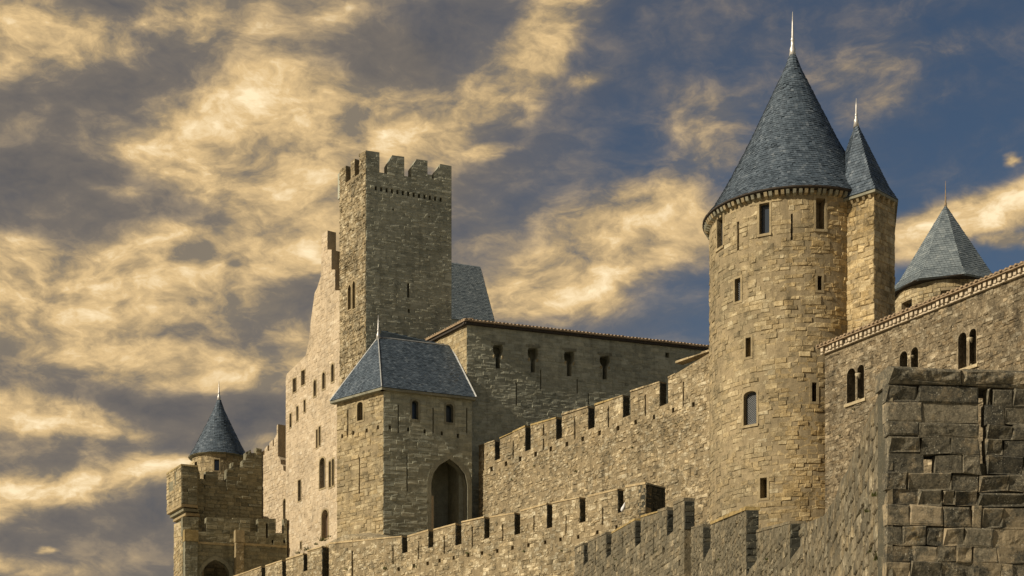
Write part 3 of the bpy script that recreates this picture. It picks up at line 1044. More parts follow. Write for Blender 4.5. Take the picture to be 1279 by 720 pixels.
for (x, y) in [(427.5, 545), (441.5, 541), (458, 538), (472, 534)]:
    gls.append(rectp(*fgl.rect(x - 1.3, y - 2.5, x + 1.3, y + 2.5)))
for (x, y0, y1) in [(434.5, 512, 546), (449, 571, 617)]:
    gls.append(rectp(*fgl.rect(x - .7, y0, x + .7, y1)))
o, w = window(gate, fgl, glw[0], .14, 'quoin', 'glass', .45)
core('wall_core', fgl, out_gl, glw + gls, .9, 'warm_mortar', gate)
face(gate, lay(fgl, [out_gl, o] + gls, .27, (1.3, 3.4), (-.02, .06), bev=.04, gap=.005, hv=(.75, 1.2), rough=.03, tonef=lambda u, v: -.05), 'warm', 160)
# hidden flanks running back into the residence, and the dark passage inside the arch
gb = -fg.N
ints = [GL + gb * 9 + gd_r * 3, GL, GL - fgl.N * .9, GL + gb * 9 + gd_r * 3.9]
gray = GL.normalized()
body('flank_wall', [GL + gd_r * .15 + gray * .3, GL + gray * 6.5 + gd_r * .3, GL + gray * 6.5 + gd_r * 1.2, GL + gd_r * 1.0 + gray * .9], ZB, ze - .03, 'weathered', gate)
body('flank_wall', [GR + gb * .9, GR + gb * 3.3, GR + gb * 3.3 - gd_r * .7, GR + gb * .9 - gd_r * .7], ZB, ze - .03, 'weathered', gate)
body('passage_wall', [GC + gb * 3.4 + gd_r * .5, GR + gb * 3.4, GR + gb * 4.0, GC + gb * 4.0 + gd_r * .5], ZB, ze - .6, 'weathered', gate)
pu0, pv0, pu1, pv1 = fg.rect(540.5, 616, 547, 690)  # added pale block standing in for a sunlit strip inside the arch
mb = MB(); mb.prism([fg.map(pu0, pv0, -.95), fg.map(pu1, pv0, -.95), fg.map(pu1, pv1, -.95), fg.map(pu0, pv1, -.95)], [fg.map(pu0, pv0, -2.2), fg.map(pu1, pv0, -2.2), fg.map(pu1, pv1, -2.2), fg.map(pu0, pv1, -2.2)], (.9, .2, 0))
mb.build('pier', 'pale', gate)
# roof
o_ = .4
rC = GC + fg.N * o_ * .7 + fgl.N * o_ * .7; rR = GR + fg.N * o_ + gd_r * .2; rL = GL + fgl.N * o_ + gd_l * .35
gz = ze + .03
V3 = lambda p, z: Vector((p.x, p.y, z))
q1 = plan(472.5, 119.9); q2 = along(q1, gd_r, 563); zq = zat(421.5, 119.9)
roof = subempty('roof', gate)
roof_facet([V3(rC, gz), V3(rR, gz), V3(q2, zq), V3(q1, zq)], roof)
roof_facet([V3(rL, gz), V3(rC, gz), V3(q1, zq)], roof)
rB = GL + GL.normalized() * 6 + gd_r * .5; rBR = GR + gb * 7
roof_facet([V3(rR, gz), V3(rBR, gz), V3(q2, zq)], roof)
roof_facet([V3(rBR, gz), V3(rB, gz), V3(q1, zq), V3(q2, zq)], roof)
for (a, b, rr) in ((V3(rC, gz), V3(q1, zq), .06), (V3(q1, zq), V3(q2, zq), .07), (V3(rR, gz), V3(q2, zq), .07), (V3(rL, gz), V3(q1, zq), .05)):
    mb = MB(); d = (b - a).normalized(); s1 = d.cross(up).normalized() * rr; s2 = s1.cross(d).normalized() * rr
    mb.prism([tuple(a + s1), tuple(a + s2 * 1.2), tuple(a - s1), tuple(a - s2)], [tuple(b + s1), tuple(b + s2 * 1.2), tuple(b - s1), tuple(b - s2)])
    mb.build('ridge_flashing', 'lead', roof)
for (a, b) in ((rC, rR), (rL, rC)):
    mb = MB(); a = V3(a, gz - .2); b = V3(b, gz - .2); nn = Vector(((b - a).y, -(b - a).x, 0)).normalized()
    mb.prism([tuple(a), tuple(b), tuple(b + up * .16), tuple(a + up * .16)], [tuple(a - nn * .5), tuple(b - nn * .5), tuple(b - nn * .5 + up * .16), tuple(a - nn * .5 + up * .16)])
    mb.build('eave_board', 'quoin_grey', roof)
finial((q1.x, q1.y), zq, zat(394, 119.9), .11, roof)

# ------------------------------------------------------------------ round tower with its cone and stair turret
YT = 98.0
RT = 103.0 / F * YT
tw = Cyl(990, YT, RT)
rt = thing('round_tower', 'tall round tower with tall blue slate cone and small attached stair turret', 'tower', (tw.c.x, tw.c.y, 10))
z_e = zat(279, YT)
half = math.pi * RT * .62
out_t = [(-half, ZB), (half, ZB), (half, z_e), (-half, z_e)]
# (x0,y0,x1,y1, arched, pane)
twn = [(896, 272, 903, 309, 0, 'glass'), (948.5, 254, 961, 292, 0, 'glass'), (1019, 248, 1030.5, 286.5, 0, None), (918, 348, 925, 376.5, 0, 'lat'), (931.5, 422, 938, 446, 0, None), (929, 489, 945, 530.5, 1, 'lat'), (949.5, 597, 958, 622.5, 0, None), (1021, 345, 1026.5, 363, 0, None), (1014, 478, 1020, 502, 0, None)]
ht, st_h = [], []
for (x0, y0, x1, y1, ar, pn) in twn:
    rc = tw.rect(x0, y0, x1, y1)
    h = archp(*rc, .5) if ar else rectp(*rc)
    ht.append(h)
    o, w = window(rt, tw, h, .13, 'quoin', 'glass' if pn else None, .3)
    st_h.append(o)
    if pn == 'lat':
        mb = MB(); u0, v0, u1, v1 = rc; s_ = .13
        k = -int((v1 - v0) / s_) - 1
        while k * s_ < (u1 - u0):
            for sg in (1, -1):
                pts = []
                for i in range(0, 41):
                    t = (v1 - v0) * i / 40
                    uu = (u0 + k * s_ + t) if sg > 0 else (u1 - k * s_ - t)
                    if u0 <= uu <= u1:
                        pts.append((uu, v0 + t))
                if len(pts) > 1:
                    (ua, va), (ub, vb) = pts[0], pts[-1]
                    mb.prism([tw.map(ua - .014, va, -.24), tw.map(ua + .014, va, -.24), tw.map(ub + .014, vb, -.24), tw.map(ub - .014, vb, -.24)], [tw.map(ua - .014, va, -.27), tw.map(ua + .014, va, -.27), tw.map(ub + .014, vb, -.27), tw.map(ub - .014, vb, -.27)])
            k += 1
        mb.build('lattice', 'lattice', w)
    # projecting sill
    us = [p[0] for p in h]; vb = min(p[1] for p in h)
    if ar or y0 < 300:
        mb = MB(); a, b = min(us) - .12, max(us) + .12
        mb.prism([tw.map(a, vb - .16, .09), tw.map(b, vb - .16, .09), tw.map(b, vb - .02, .09), tw.map(a, vb - .02, .09)], [tw.map(a, vb - .16, -.2), tw.map(b, vb - .16, -.2), tw.map(b, vb - .02, -.2), tw.map(a, vb - .02, -.2)], (.7, .1, .1))
        mb.build('sill', 'quoin', w)
sl = []
for (x, y0, y1) in [(922, 277, 313), (989, 267, 300)]:
    sl.append(rectp(*tw.rect(x - 1.2, y0, x + 1.2, y1)))
core('wall_core', tw, out_t, ht + sl, .8, 'warm_mortar', rt)
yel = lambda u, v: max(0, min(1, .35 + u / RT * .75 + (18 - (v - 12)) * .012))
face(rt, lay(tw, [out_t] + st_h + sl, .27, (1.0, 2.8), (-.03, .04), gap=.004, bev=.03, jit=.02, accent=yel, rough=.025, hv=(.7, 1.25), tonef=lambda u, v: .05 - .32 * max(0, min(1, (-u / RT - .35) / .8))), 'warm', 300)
body('wall_core', [(tw.c.x + (RT - .9) * math.cos(2 * math.pi * i / 32), tw.c.y + (RT - .9) * math.sin(2 * math.pi * i / 32)) for i in range(32)], ZB, z_e - .1, 'warm_mortar', rt)
# cone
RC = 111.5 / F * YT
za = zat(64, YT)
cone = subempty('roof', rt)
prof = []
Hc = za - z_e
for t, rr in [(0, 1.0), (.06, .905), (.13, .82), (.25, .69), (.45, .49), (.7, .265), (.9, .085), (1.0, .02)]:
    prof.append((RC * rr, z_e + .12 + (Hc - .12) * t))
cone_roof((tw.c.x, tw.c.y), prof, cone)
finial((tw.c.x, tw.c.y), za - .15, zat(15, YT), .14, cone)
mb = MB(); mb.lathe((tw.c.x, tw.c.y), [(RT - .2, z_e - .06), (RC - .05, z_e + .0), (RC + .02, z_e + .04), (RC + .02, z_e + .12), (RC - .3, z_e + .16)], 72)
mb.build('eave_ring', 'dark_wood', cone)
nb = 50
for i in range(nb):
    a = -math.pi * .56 + math.pi * 1.0 * i / nb * 1.05
    u = (a + random.uniform(-.012, .012)) * RT
    if u > RT * .74:
        continue
    mb = MB()
    mb.prism([tw.map(u - .09, z_e - .26, .26), tw.map(u + .09, z_e - .26, .26), tw.map(u + .09, z_e - .045, .36), tw.map(u - .09, z_e - .045, .36)], [tw.map(u - .09, z_e - .34, -.05), tw.map(u + .09, z_e - .34, -.05), tw.map(u + .09, z_e - .03, -.05), tw.map(u - .09, z_e - .03, -.05)], (.7, .1, .1))
    mb.build('corbel', random.choice(('quoin', 'quoin_grey', 'quoin_grey')), rt)
# stair turret on the right shoulder
p1 = plan(1054.5, 93.7); p2 = plan(1091.5, 92.3); p3 = plan(1117, 93.8); p4 = p3 + Vector((.9, 4.5, 0)); p5 = p1 + Vector((-.5, 5, 0))
z_t = zat(243, 92.6)
tur = subempty('stair_turret', rt)
ta, tb, tcx = Plane(p1, p2), Plane(p2, p3), Plane(p3, p4)
body('wall_core', [p1, p2, p3, p4, p5], ZB, z_t - .01, 'warm_mortar', tur)
face(tur, lay(ta, [[(0, 20), (ta.len + .02, 20), (ta.len + .02, z_t), (0, z_t)]], .28, (.9, 2.4), (.0, .07), bev=.045, gap=.006, jit=.025, rough=.03, accent=lambda u, v: .5), 'warm', 110)
face(tur, lay(tb, [[(0, 20), (tb.len + .02, 20), (tb.len + .02, z_t), (0, z_t)]], .33, (1.0, 2.4), (.01, .05), accent=lambda u, v: .3), 'warm', 40)
face(tur, lay(tcx, [[(0, 20), (tcx.len, 20), (tcx.len, z_t), (0, z_t)]], .33, (1.0, 2.4), (.01, .05)), 'warm')
ap = plan(1069.5, 94.9); zap = zat(152, 94.9)
cen = (p1 + p2 + p3 + p4 + p5) / 5
ev = [V3(cen + (p - cen) * 1.12, z_t + .1) for p in (p1, p2, p3, p4, p5)]
ev[0] = V3(plan(1048.5, 93.6), z_t + .1)
# bell-cast foot: a flatter skirt below the steep spire
mid = [V3(p, z_t + .1) * .80 + V3(ap, z_t + .1) * .20 for p in ev]
mid = [Vector((p.x, p.y, z_t + .1 + (zap - z_t) * .155)) for p in mid]
for i in range(5):
    j = (i + 1) % 5
    roof_facet([ev[i], ev[j], mid[j], mid[i]], tur, 'slate', .2, .2)
    roof_facet([mid[i], mid[j], V3(ap, zap)], tur, 'slate', .2, .2)
for i in range(5):
    j = (i + 1) % 5
    mb = MB()
    a, b = ev[i] - up * .05, ev[j] - up * .05
    ca, cb = V3(cen + (V3(ev[i], 0) - cen) * .8, a.z), V3(cen + (V3(ev[j], 0) - cen) * .8, a.z)
    mb.prism([tuple(a), tuple(b), tuple(cb), tuple(ca)], [tuple(p - up * .14) for p in (a, b, cb, ca)])
    mb.build('eave_board', 'quoin_grey', tur)
finial((ap.x, ap.y), zap - .1, zat(123, 94.9), .11, tur)
for pl_, nn in ((ta, 5), (tb, 4)):
    for i in range(nn):
        mb = MB(); u = (i + .5) * pl_.len / nn
        mb.prism([pl_.map(u - .08, z_t - .3, .1), pl_.map(u + .08, z_t - .3, .1), pl_.map(u + .08, z_t - .1, .22), pl_.map(u - .08, z_t - .1, .22)], [pl_.map(u - .08, z_t - .35, -.05), pl_.map(u + .08, z_t - .35, -.05), pl_.map(u + .08, z_t - .1, -.05), pl_.map(u - .08, z_t - .1, -.05)], (.7, .1, .1))
        mb.build('corbel', 'quoin', tur)

# ------------------------------------------------------------------ tiled hall at the right
TC = plan(1030.5, 88); td = dirv(-60)
TR = along(TC, td, 1480)
ft = Plane(TC, TR)
th = thing('gallery_building', 'brown rubble building with pale tile cornice and three paired arched windows, behind the dark bastion', 'building', (TC.x, TC.y, 8))
zt_ = ft.uv(1030.5, 443)[1]; zt2 = ft.uv(1279, 344)[1]
sl_t = (zt2 - zt_) / ft.uv(1279, 344)[0]
out_tt = [(0, ZB), (ft.len, ZB), (ft.len, zt_ + sl_t * ft.len), (0, zt_)]
htt, stt = [], []
for (a, b) in (((1058, 461, 1068.5, 503), (1071, 456, 1079.5, 498)), ((1124, 440, 1133.5, 475), (1138, 434, 1147, 474)), ((1197, 417.5, 1207.5, 458), (1211, 411, 1219.5, 456))):
    ra, rb_ = ft.rect(*a), ft.rect(*b)
    lo = min(ra[1], rb_[1]); hi = max(ra[3], rb_[3])
    ra = (ra[0], lo, ra[2], hi); rb_ = (rb_[0], lo, rb_[2], hi)
    h1, h2 = archp(*ra, 1.0), archp(*rb_, 1.0)
    outer = rectp(ra[0], lo, rb_[2], hi + .08)
    o, w = window(th, ft, h1, .07, 'gallery', 'glass', .6, .015)
    o2, w2 = window(th, ft, h2, .07, 'gallery', 'glass', .6, .015)
    htt += [h1, h2]
    stt.append(scaled(outer, .05))
    mb = MB(); cm = (ra[2] + rb_[0]) / 2; c3 = ft.map(cm, 0, -.12)
    mb.lathe(c3[:2], [(.13, lo), (.13, lo + .1), (.075, lo + .16), (.07, lo + (hi - lo) * .62), (.1, lo + (hi - lo) * .66), (.17, lo + (hi - lo) * .76), (.17, lo + (hi - lo) * .8)], 12, (.9, 0, 0))
    mb.build('column', 'coping', w, True)
    mb = MB()
    mb.prism([ft.map(ra[0] - .15, lo - .18, .1), ft.map(rb_[2] + .15, lo - .18, .1), ft.map(rb_[2] + .15, lo - .02, .1), ft.map(ra[0] - .15, lo - .02, .1)], [ft.map(ra[0] - .15, lo - .18, -.3), ft.map(rb_[2] + .15, lo - .18, -.3), ft.map(rb_[2] + .15, lo - .02, -.3), ft.map(ra[0] - .15, lo - .02, -.3)], (.8, .1, .1))
    mb.build('sill', 'coping', w)
core('wall_core', ft, out_tt, htt, .7, 'gallery', th)
face(th, lay(ft, [out_tt] + stt, .17, (1.0, 2.6), (-.025, .04), gap=.004, jit=.02, bev=.03, rough=.03, hv=(.7, 1.3)), 'gallery', 220, 9.0)
body('wall_core', [TC - ft.N * .75 + td * .1, TC - ft.N * 9 + td * .1, TR - ft.N * 9, TR - ft.N * .75], ZB, zt_ - .3, 'rubble_mortar', th)
# end wall facing the round tower
# génoise: two rows of half-round tile ends under the roof edge
g0 = Vector(ft.map(-.15, zt_ + .12, .10)); g1 = Vector(ft.map(ft.len, zt_ + sl_t * ft.len + .12, .10))


def strip(name, mat, par, m, u0, v0, u1, v1, lo, hi, d0, d1):
    mb = MB()
    mb.prism([m.map(u0, v0 + lo, d1), m.map(u1, v1 + lo, d1), m.map(u1, v1 + hi, d1), m.map(u0, v0 + hi, d1)], [m.map(u0, v0 + lo, d0), m.map(u1, v1 + lo, d0), m.map(u1, v1 + hi, d0), m.map(u0, v0 + hi, d0)])
    occlude(mb)
    return mb.build(name, mat, par)


vE = zt_ + sl_t * ft.len
strip('cornice_course', 'tile_pale', th, ft, -.2, zt_, ft.len, vE, .0, .09, -.6, .16)
strip('cornice_back', 'dark_wood', th, ft, -.1, zt_, ft.len, vE, .092, .33, -.6, .10)
n_t = int(ft.len / .31)
mb = MB()
for i in range(n_t):
    u = i * .31; v = zt_ + sl_t * u
    if random.random() < .04:
        continue
    j0, j1, j2 = random.uniform(-.03, .02), random.uniform(-.02, .03), random.uniform(.2, .3)
    a = [(u - .02 + j0, v + .095), (u + .14 + j1, v + .095), (u + .16 + j1, v + .31), (u - .03 + j0, v + .31)]
    mb.prism([ft.map(x, y, j2) for x, y in a], [ft.map(x, y, .0) for x, y in a])
mb.build('tile_cornice', 'tile_pale', th)['kind'] = 'stuff'
strip('cornice_course', 'tile', th, ft, -.3, zt_, ft.len, vE, .335, .40, -.9, .38)
tile_edge(th, Vector(ft.map(-.3, zt_ + .43, .45)), Vector(ft.map(ft.len, vE + .43, .45)), ft.N, .31, .085, .9, 'tile')
Pq = [Vector(ft.map(-.3, zt_ + .405, .4)), Vector(ft.map(ft.len, vE + .405, .4)), Vector(ft.map(ft.len, vE + 1.4, -7)), Vector(ft.map(-.3, zt_ + 1.4, -7))]
mb = MB(); mb.prism([tuple(p) for p in Pq], [tuple(p + up * .06) for p in Pq]); mb.build('roof', 'tile', th)

# ------------------------------------------------------------------ many-sided pointed tower behind it
OY = 116.0
oc = plan(1181, OY)
ot = thing('pointed_tower', 'many-sided tower with pale grey slate spire rising behind the tiled cornice', 'tower', (oc.x, oc.y, 12))
ro = 74.0 / F * OY; zo = zat(368, OY); zoa = zat(256, OY)
corn = [R(-8 - 45 * 2 + 45 * i + 12) for i in range(8)]
ring = [Vector((oc.x + ro * math.cos(a), oc.y + ro * math.sin(a), zo)) for a in corn]
ringm = [Vector((oc.x + ro * .80 * math.cos(a), oc.y + ro * .80 * math.sin(a), zo + (zoa - zo) * .13)) for a in corn]
oroof = subempty('roof', ot)
for i in range(8):
    j = (i + 1) % 8
    roof_facet([ring[i], ring[j], ringm[j], ringm[i]], oroof, 'slate_plain', .24, .22)
    roof_facet([ringm[i], ringm[j], Vector((oc.x, oc.y, zoa))], oroof, 'slate_plain', .24, .22)
    a, b = ringm[i], Vector((oc.x, oc.y, zoa + .05))
finial((oc.x, oc.y), zoa - .1, zat(226, OY), .07, oroof, 'tile')
mb = MB(); mb.lathe((oc.x, oc.y), [(ro * .8, zo - .2), (ro * .99, zo - .06), (ro * .99, zo - .01), (ro * .7, zo + .02)], 8); mb.build('eave_ring', 'dark_wood', oroof)
ocy = Cyl(1181, OY, ro * .84)
hol = [rectp(*ocy.rect(1126, 376, 1139, 392)), rectp(*ocy.rect(1175, 362, 1203, 379)), rectp(*ocy.rect(1218, 350, 1232, 372))]
oo = [(-math.pi * ocy.R * .6, 14), (math.pi * ocy.R * .6, 14), (math.pi * ocy.R * .6, zo - .05), (-math.pi * ocy.R * .6, zo - .05)]
core('wall_core', ocy, oo, hol, .6, 'warm_mortar', ot)
face(ot, lay(ocy, [oo] + hol, .3, (1.2, 2.6), (.0, .04), vmin=zo - 8), 'warm')

# ------------------------------------------------------------------ curtain walls
def crenel_outline(m, u_end, top_pts, gaps, base=ZB):
    """top_pts: pixel points along the merlon tops; gaps: (x0, x1, y_sill) openings"""
    pts = [(m.uv(top_pts[0][0], 700)[0], base), (u_end, base)]
    tp = [m.uv(*p) for p in top_pts]
    def top(u):
        for (a, b), (c, d) in zip(tp, tp[1:]):
            if a <= u <= c:
                return b + (d - b) * (u - a) / (c - a) if c > a else d
        return tp[-1][1] if u > tp[-1][0] else tp[0][1]
    seq = []
    runs = []
    cur = tp[0][0]
    for (x0, x1, ys) in gaps:
        u0 = m.uv(x0, ys)[0]; u1, vs = m.uv(x1, ys)
        wl, wr_, ws = random.uniform(-.1, .06), random.uniform(-.1, .06), random.uniform(-.06, .06)
        runs.append((cur, top(cur + 1e-4) + wl, u0, top(u0) + wr_))
        seq += [(cur, top(cur + 1e-4) + wl), (u0, top(u0) + wr_), (u0, vs + ws), (u1, vs + ws + .03)]
        cur = u1
    runs.append((cur, top(cur), u_end, top(u_end)))
    seq += [(cur, top(cur)), (u_end, top(u_end))]
    return pts + seq[::-1], runs


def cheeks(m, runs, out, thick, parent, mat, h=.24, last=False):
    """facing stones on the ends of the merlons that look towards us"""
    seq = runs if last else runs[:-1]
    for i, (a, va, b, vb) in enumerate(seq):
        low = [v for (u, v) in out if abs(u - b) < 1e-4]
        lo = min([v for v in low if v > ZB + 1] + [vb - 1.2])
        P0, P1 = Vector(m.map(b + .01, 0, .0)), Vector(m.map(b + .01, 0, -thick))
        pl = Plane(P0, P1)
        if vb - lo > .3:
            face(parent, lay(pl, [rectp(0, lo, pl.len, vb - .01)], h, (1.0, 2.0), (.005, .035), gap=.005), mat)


# upper curtain, between gate tower and round tower
Cn = plan(893, 98.6)
Cf = plan(598, 119.4)
fc = Plane(Cf, Cn)
cw = thing('curtain_wall', 'upper battlemented curtain wall between the arched gate tower and the round tower', 'wall', (Cf.x, Cf.y, 12))
g_c = [(618, 624.5, 574), (656, 663, 561), (694.5, 702, 547), (734.5, 743, 533.5), (778, 787.5, 519.5), (823.8, 834.5, 504.5)]
out_c, runs_c = crenel_outline(fc, fc.len, [(598, 557.5), (618, 550.5), (656, 534), (694, 521.5), (734, 508.5), (778, 493.5), (823.8, 478), (834, 473), (843.5, 467.5), (843.6, 454), (893, 437)], g_c)
hc = []
for (x, y0, y1) in [(604, 563, 588), (641, 551, 573), (679, 530, 544), (679, 548, 562), (718, 522, 549), (760, 507, 534), (806, 493, 520), (853.5, 477, 508)]:
    hc.append(rectp(*fc.rect(x - .8, y0, x + .8, y1)))
for (x, y) in [(614, 586), (632, 579.5), (650, 573.5), (669, 567.5), (688, 561), (708, 555), (728, 548.5), (749, 541), (772, 535), (794, 527.5), (817, 521), (841, 512.5), (866, 505.5)]:
    hc.append(rectp(*fc.rect(x - 1.7, y - 3, x + 1.7, y + 3)))
core('wall_core', fc, out_c, hc, .55, 'rubble_mortar', cw)
face(cw, lay(fc, [out_c] + hc, .19, (.9, 2.4), (-.03, .055), gap=.004, jit=.03, bev=.04, rough=.03, hv=(.65, 1.35), accent=lambda u, v: .15), 'rubble', 300, 8.0)
zc_walk = fc.uv(740, 552)[1]
body('wall_core', [Cf - fc.N * .56, Cn - fc.N * .56, Cn - fc.N * 1.8, Cf - fc.N * 1.8], ZB, zc_walk, 'rubble_mortar', cw)
copings(fc, [r for r in runs_c[:-1]] + [(runs_c[-1][0], runs_c[-1][1], fc.uv(843.3, 460)[0], fc.uv(843.3, 468)[1]), (*fc.uv(843.8, 454), *fc.uv(893, 437))], cw, .55, 'rubble', lichen=(1, 2, 4), h=.12)

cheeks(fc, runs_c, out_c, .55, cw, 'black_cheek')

# middle curtain, in front of gate tower and upper curtain
Bn = plan(806.5, 93); bdv = dirv(180 - 46)
Bf = along(Bn, bdv, 285)
fb = Plane(Bf, Bn)
bw = thing('curtain_wall', 'middle battlemented wall running below the gate tower arch, ends in a dark square block', 'wall', (Bf.x, Bf.y, 12))
zB_r = fb.uv(806.5, 606)[1]; zB_l = fb.uv(481, 675)[1]; zB_f = fb.uv(300, 718)[1]
g_b = [(326.5, 331.5, 735), (352.5, 357.5, 735), (379, 384, 713), (402.3, 411, 730), (502, 509, 689.5), (535, 541.3, 682.5), (569, 576.5, 679.5), (605, 611.5, 673), (642.5, 650, 667), (683, 690, 660), (724, 734, 651), (771.5, 781, 640)]
out_b, runs_b = crenel_outline(fb, fb.len, [(285, 723), (326, 709.5), (371, 694), (411, 681), (481, 675.2), (502, 671.5), (569, 655), (642, 640), (724, 622.5), (771, 611), (806.5, 605)], g_b)
hb = []
for (x, y0, y1) in [(491, 684, 705), (523, 676, 699), (555, 669, 692), (590, 658, 684), (628, 655, 676), (667, 644, 665), (707, 644, 666), (753, 634, 656)]:
    hb.append(rectp(*fb.rect(x - .8, y0, x + .8, y1)))
for (x, y) in [(498, 711), (517, 707), (534, 704), (549, 700.5), (566.5, 697), (585, 693.5), (602, 691), (621, 688.5), (640, 684.5), (660, 681), (681, 677.5), (700, 674), (722, 671), (746, 665), (770, 658.5), (795, 652)]:
    hb.append(rectp(*fb.rect(x - 1.6, y - 2.4, x + 1.6, y + 2.4)))
hb.append(rectp(*fb.rect(439, 688, 441, 720)))
core('wall_core', fb, out_b, hb, .5, 'rubble_mortar', bw)
face(bw, lay(fb, [out_b] + hb, .2, (.9, 2.4), (-.03, .05), gap=.004, jit=.03, bev=.04, rough=.03, hv=(.65, 1.3), vmin=fb.uv(640, 735)[1] - 3.5, tonef=lambda u, v: .05), 'rubble', 300, 8.0)
copings(fb, runs_b, bw, .5, h=.11, over=.04)
zb_walk = zB_r - 2.0
body('wall_core', [Bf - fb.N * .51, Bn - fb.N * .51, Bn - fb.N * 1.9, Bf - fb.N * 1.9], ZB, zb_walk, 'rubble_mortar', bw)
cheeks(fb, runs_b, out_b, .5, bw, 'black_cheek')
# end block, its cheek towards us with shade put into the stone colour
be = Plane(Bn, Bn - fb.N * 1.75)
zbt = out_b and runs_b[-1][3]
oe = [(0, ZB), (1.75, ZB), (1.75, zbt), (0, zbt)]
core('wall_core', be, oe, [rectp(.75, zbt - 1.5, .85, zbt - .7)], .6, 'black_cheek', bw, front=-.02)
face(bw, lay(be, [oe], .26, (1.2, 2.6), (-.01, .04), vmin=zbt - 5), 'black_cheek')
copings(be, [(0.05, zbt, 1.75, zbt)], bw, .55, 'quoin_grey', h=.11, over=.03)
# sloping grassy ledge where the wall meets the gate tower foot
l0 = fb.uv(371, 693); l1 = fb.uv(421, 667); l2 = fb.uv(481, 671)
mb = MB()
fr_ = [fb.map(l0[0], l0[1] - 3, -.6), fb.map(l2[0], l0[1] - 3, -.6), fb.map(l2[0], l2[1], -.6), fb.map(l1[0], l1[1], -.6), fb.map(l0[0], l0[1], -.6)]
bk_ = [fb.map(l0[0], l0[1] - 3, -3.0), fb.map(l2[0] - .6, l0[1] - 3, -3.0), fb.map(l2[0] - .6, l2[1] + .3, -3.0), fb.map(l1[0], l1[1] + .5, -3.0), fb.map(l0[0], l0[1] + .3, -3.0)]
mb.prism(fr_, bk_); occlude(mb); mb.build('ledge', 'rubble', bw)
pl2 = Plane(Vector(fb.map(0, 0, -.6)), Vector(fb.map(fb.len, 0, -.6)))
face(bw, lay(pl2, [[(l0[0], l0[1] - 2.5), (l2[0], l0[1] - 2.5), (l2[0], l2[1]), (l1[0], l1[1]), (l0[0], l0[1])]], .27, (1, 2.4), (-.01, .07), jit=.025, bev=.045, rough=.03), 'rubble', 40, 9.0)

# lower curtain stepping down the ramp towards the bastion
A_pts = [plan(718, 88), plan(868, 64), plan(1004, 36)]
aw = thing('curtain_wall', 'lower lichened battlemented wall stepping down in front of the round tower foot', 'wall', (A_pts[1].x, A_pts[1].y, 6))
fa1 = Plane(A_pts[0], A_pts[1]); fa2 = Plane(A_pts[1], A_pts[2])
out_a1, runs_a1 = crenel_outline(fa1, fa1.uv(855, 640)[0], [(718, 685), (764, 665), (795, 650), (833, 634.5), (855, 625)], [(729, 734.5, 702), (757, 764, 691), (793, 800.5, 678), (833, 841, 663.5)])
ha1 = []
for (x, y0, y1) in [(744, 676, 706), (778, 664, 690), (816.5, 649, 692)]:
    ha1.append(rectp(*fa1.rect(x - .6, y0, x + .6, y1)))
for (x, y) in [(754, 711), (768, 709), (789, 701), (805, 696), (829, 688), (849, 703)]:
    ha1.append(rectp(*fa1.rect(x - 1.4, y - 4, x + 1.4, y + 4)))
core('wall_core', fa1, out_a1, ha1, .42, 'grey_wall', aw)
kw = dict(jit=.025, bev=.04, rough=.025, hv=(.65, 1.3), gap=.004)
face(aw, lay(fa1, [out_a1] + ha1, .24, (1.0, 2.4), (.0, .05), vmin=fa1.uv(800, 735)[1] - 4, **kw), 'grey_wall', 140, 7.0)
copings(fa1, runs_a1, aw, .42, 'grey_wall', h=.1, over=.03, lichen=(2, 3))
out_a2, runs_a2 = crenel_outline(fa2, fa2.len, [(855.5, 664), (868, 660), (878, 655), (888, 652.5), (932, 638), (946, 665.5), (987, 655), (1000, 655), (1004, 653)], [(878, 888, 681), (932, 945.5, 702), (987, 1000, 686)])
ha2 = []
for (x, y0, y1) in [(858.5, 664, 712), (909, 652, 700), (964, 672, 720)]:
    ha2.append(rectp(*fa2.rect(x - .6, y0, x + .6, y1)))
for (x, y) in [(873, 707), (894, 703), (925, 714), (952, 716), (976, 714)]:
    ha2.append(rectp(*fa2.rect(x - 1.6, y - 4, x + 1.6, y + 4)))
core('wall_core', fa2, out_a2, ha2, .36, 'grey_wall', aw)
face(aw, lay(fa2, [out_a2] + ha2, .19, (1.0, 2.6), (.0, .04), vmin=fa2.uv(930, 735)[1] - 4, **kw), 'grey_wall', 150, 7.0)
copings(fa2, runs_a2[1:2], aw, .36, 'lichen_cap', h=.12, over=.05)
copings(fa2, [runs_a2[0], runs_a2[2]], aw, .36, 'grey_wall', h=.07, over=.02)
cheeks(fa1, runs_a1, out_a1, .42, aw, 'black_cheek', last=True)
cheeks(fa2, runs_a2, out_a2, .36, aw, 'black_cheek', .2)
for fpl, pts in ((fa1, A_pts[:2]), (fa2, A_pts[1:])):
    zz = min(fpl.uv(to_px(fpl.map(0, 10, 0))[0], 720)[1], fpl.uv(to_px(fpl.map(fpl.len, 10, 0))[0], 720)[1]) - 1.0
    body('wall_core', [pts[0] - fpl.N * .45, pts[1] - fpl.N * .45, pts[1] - fpl.N * 1.2, pts[0] - fpl.N * 1.2], 0, zz, 'grey_wall', aw)

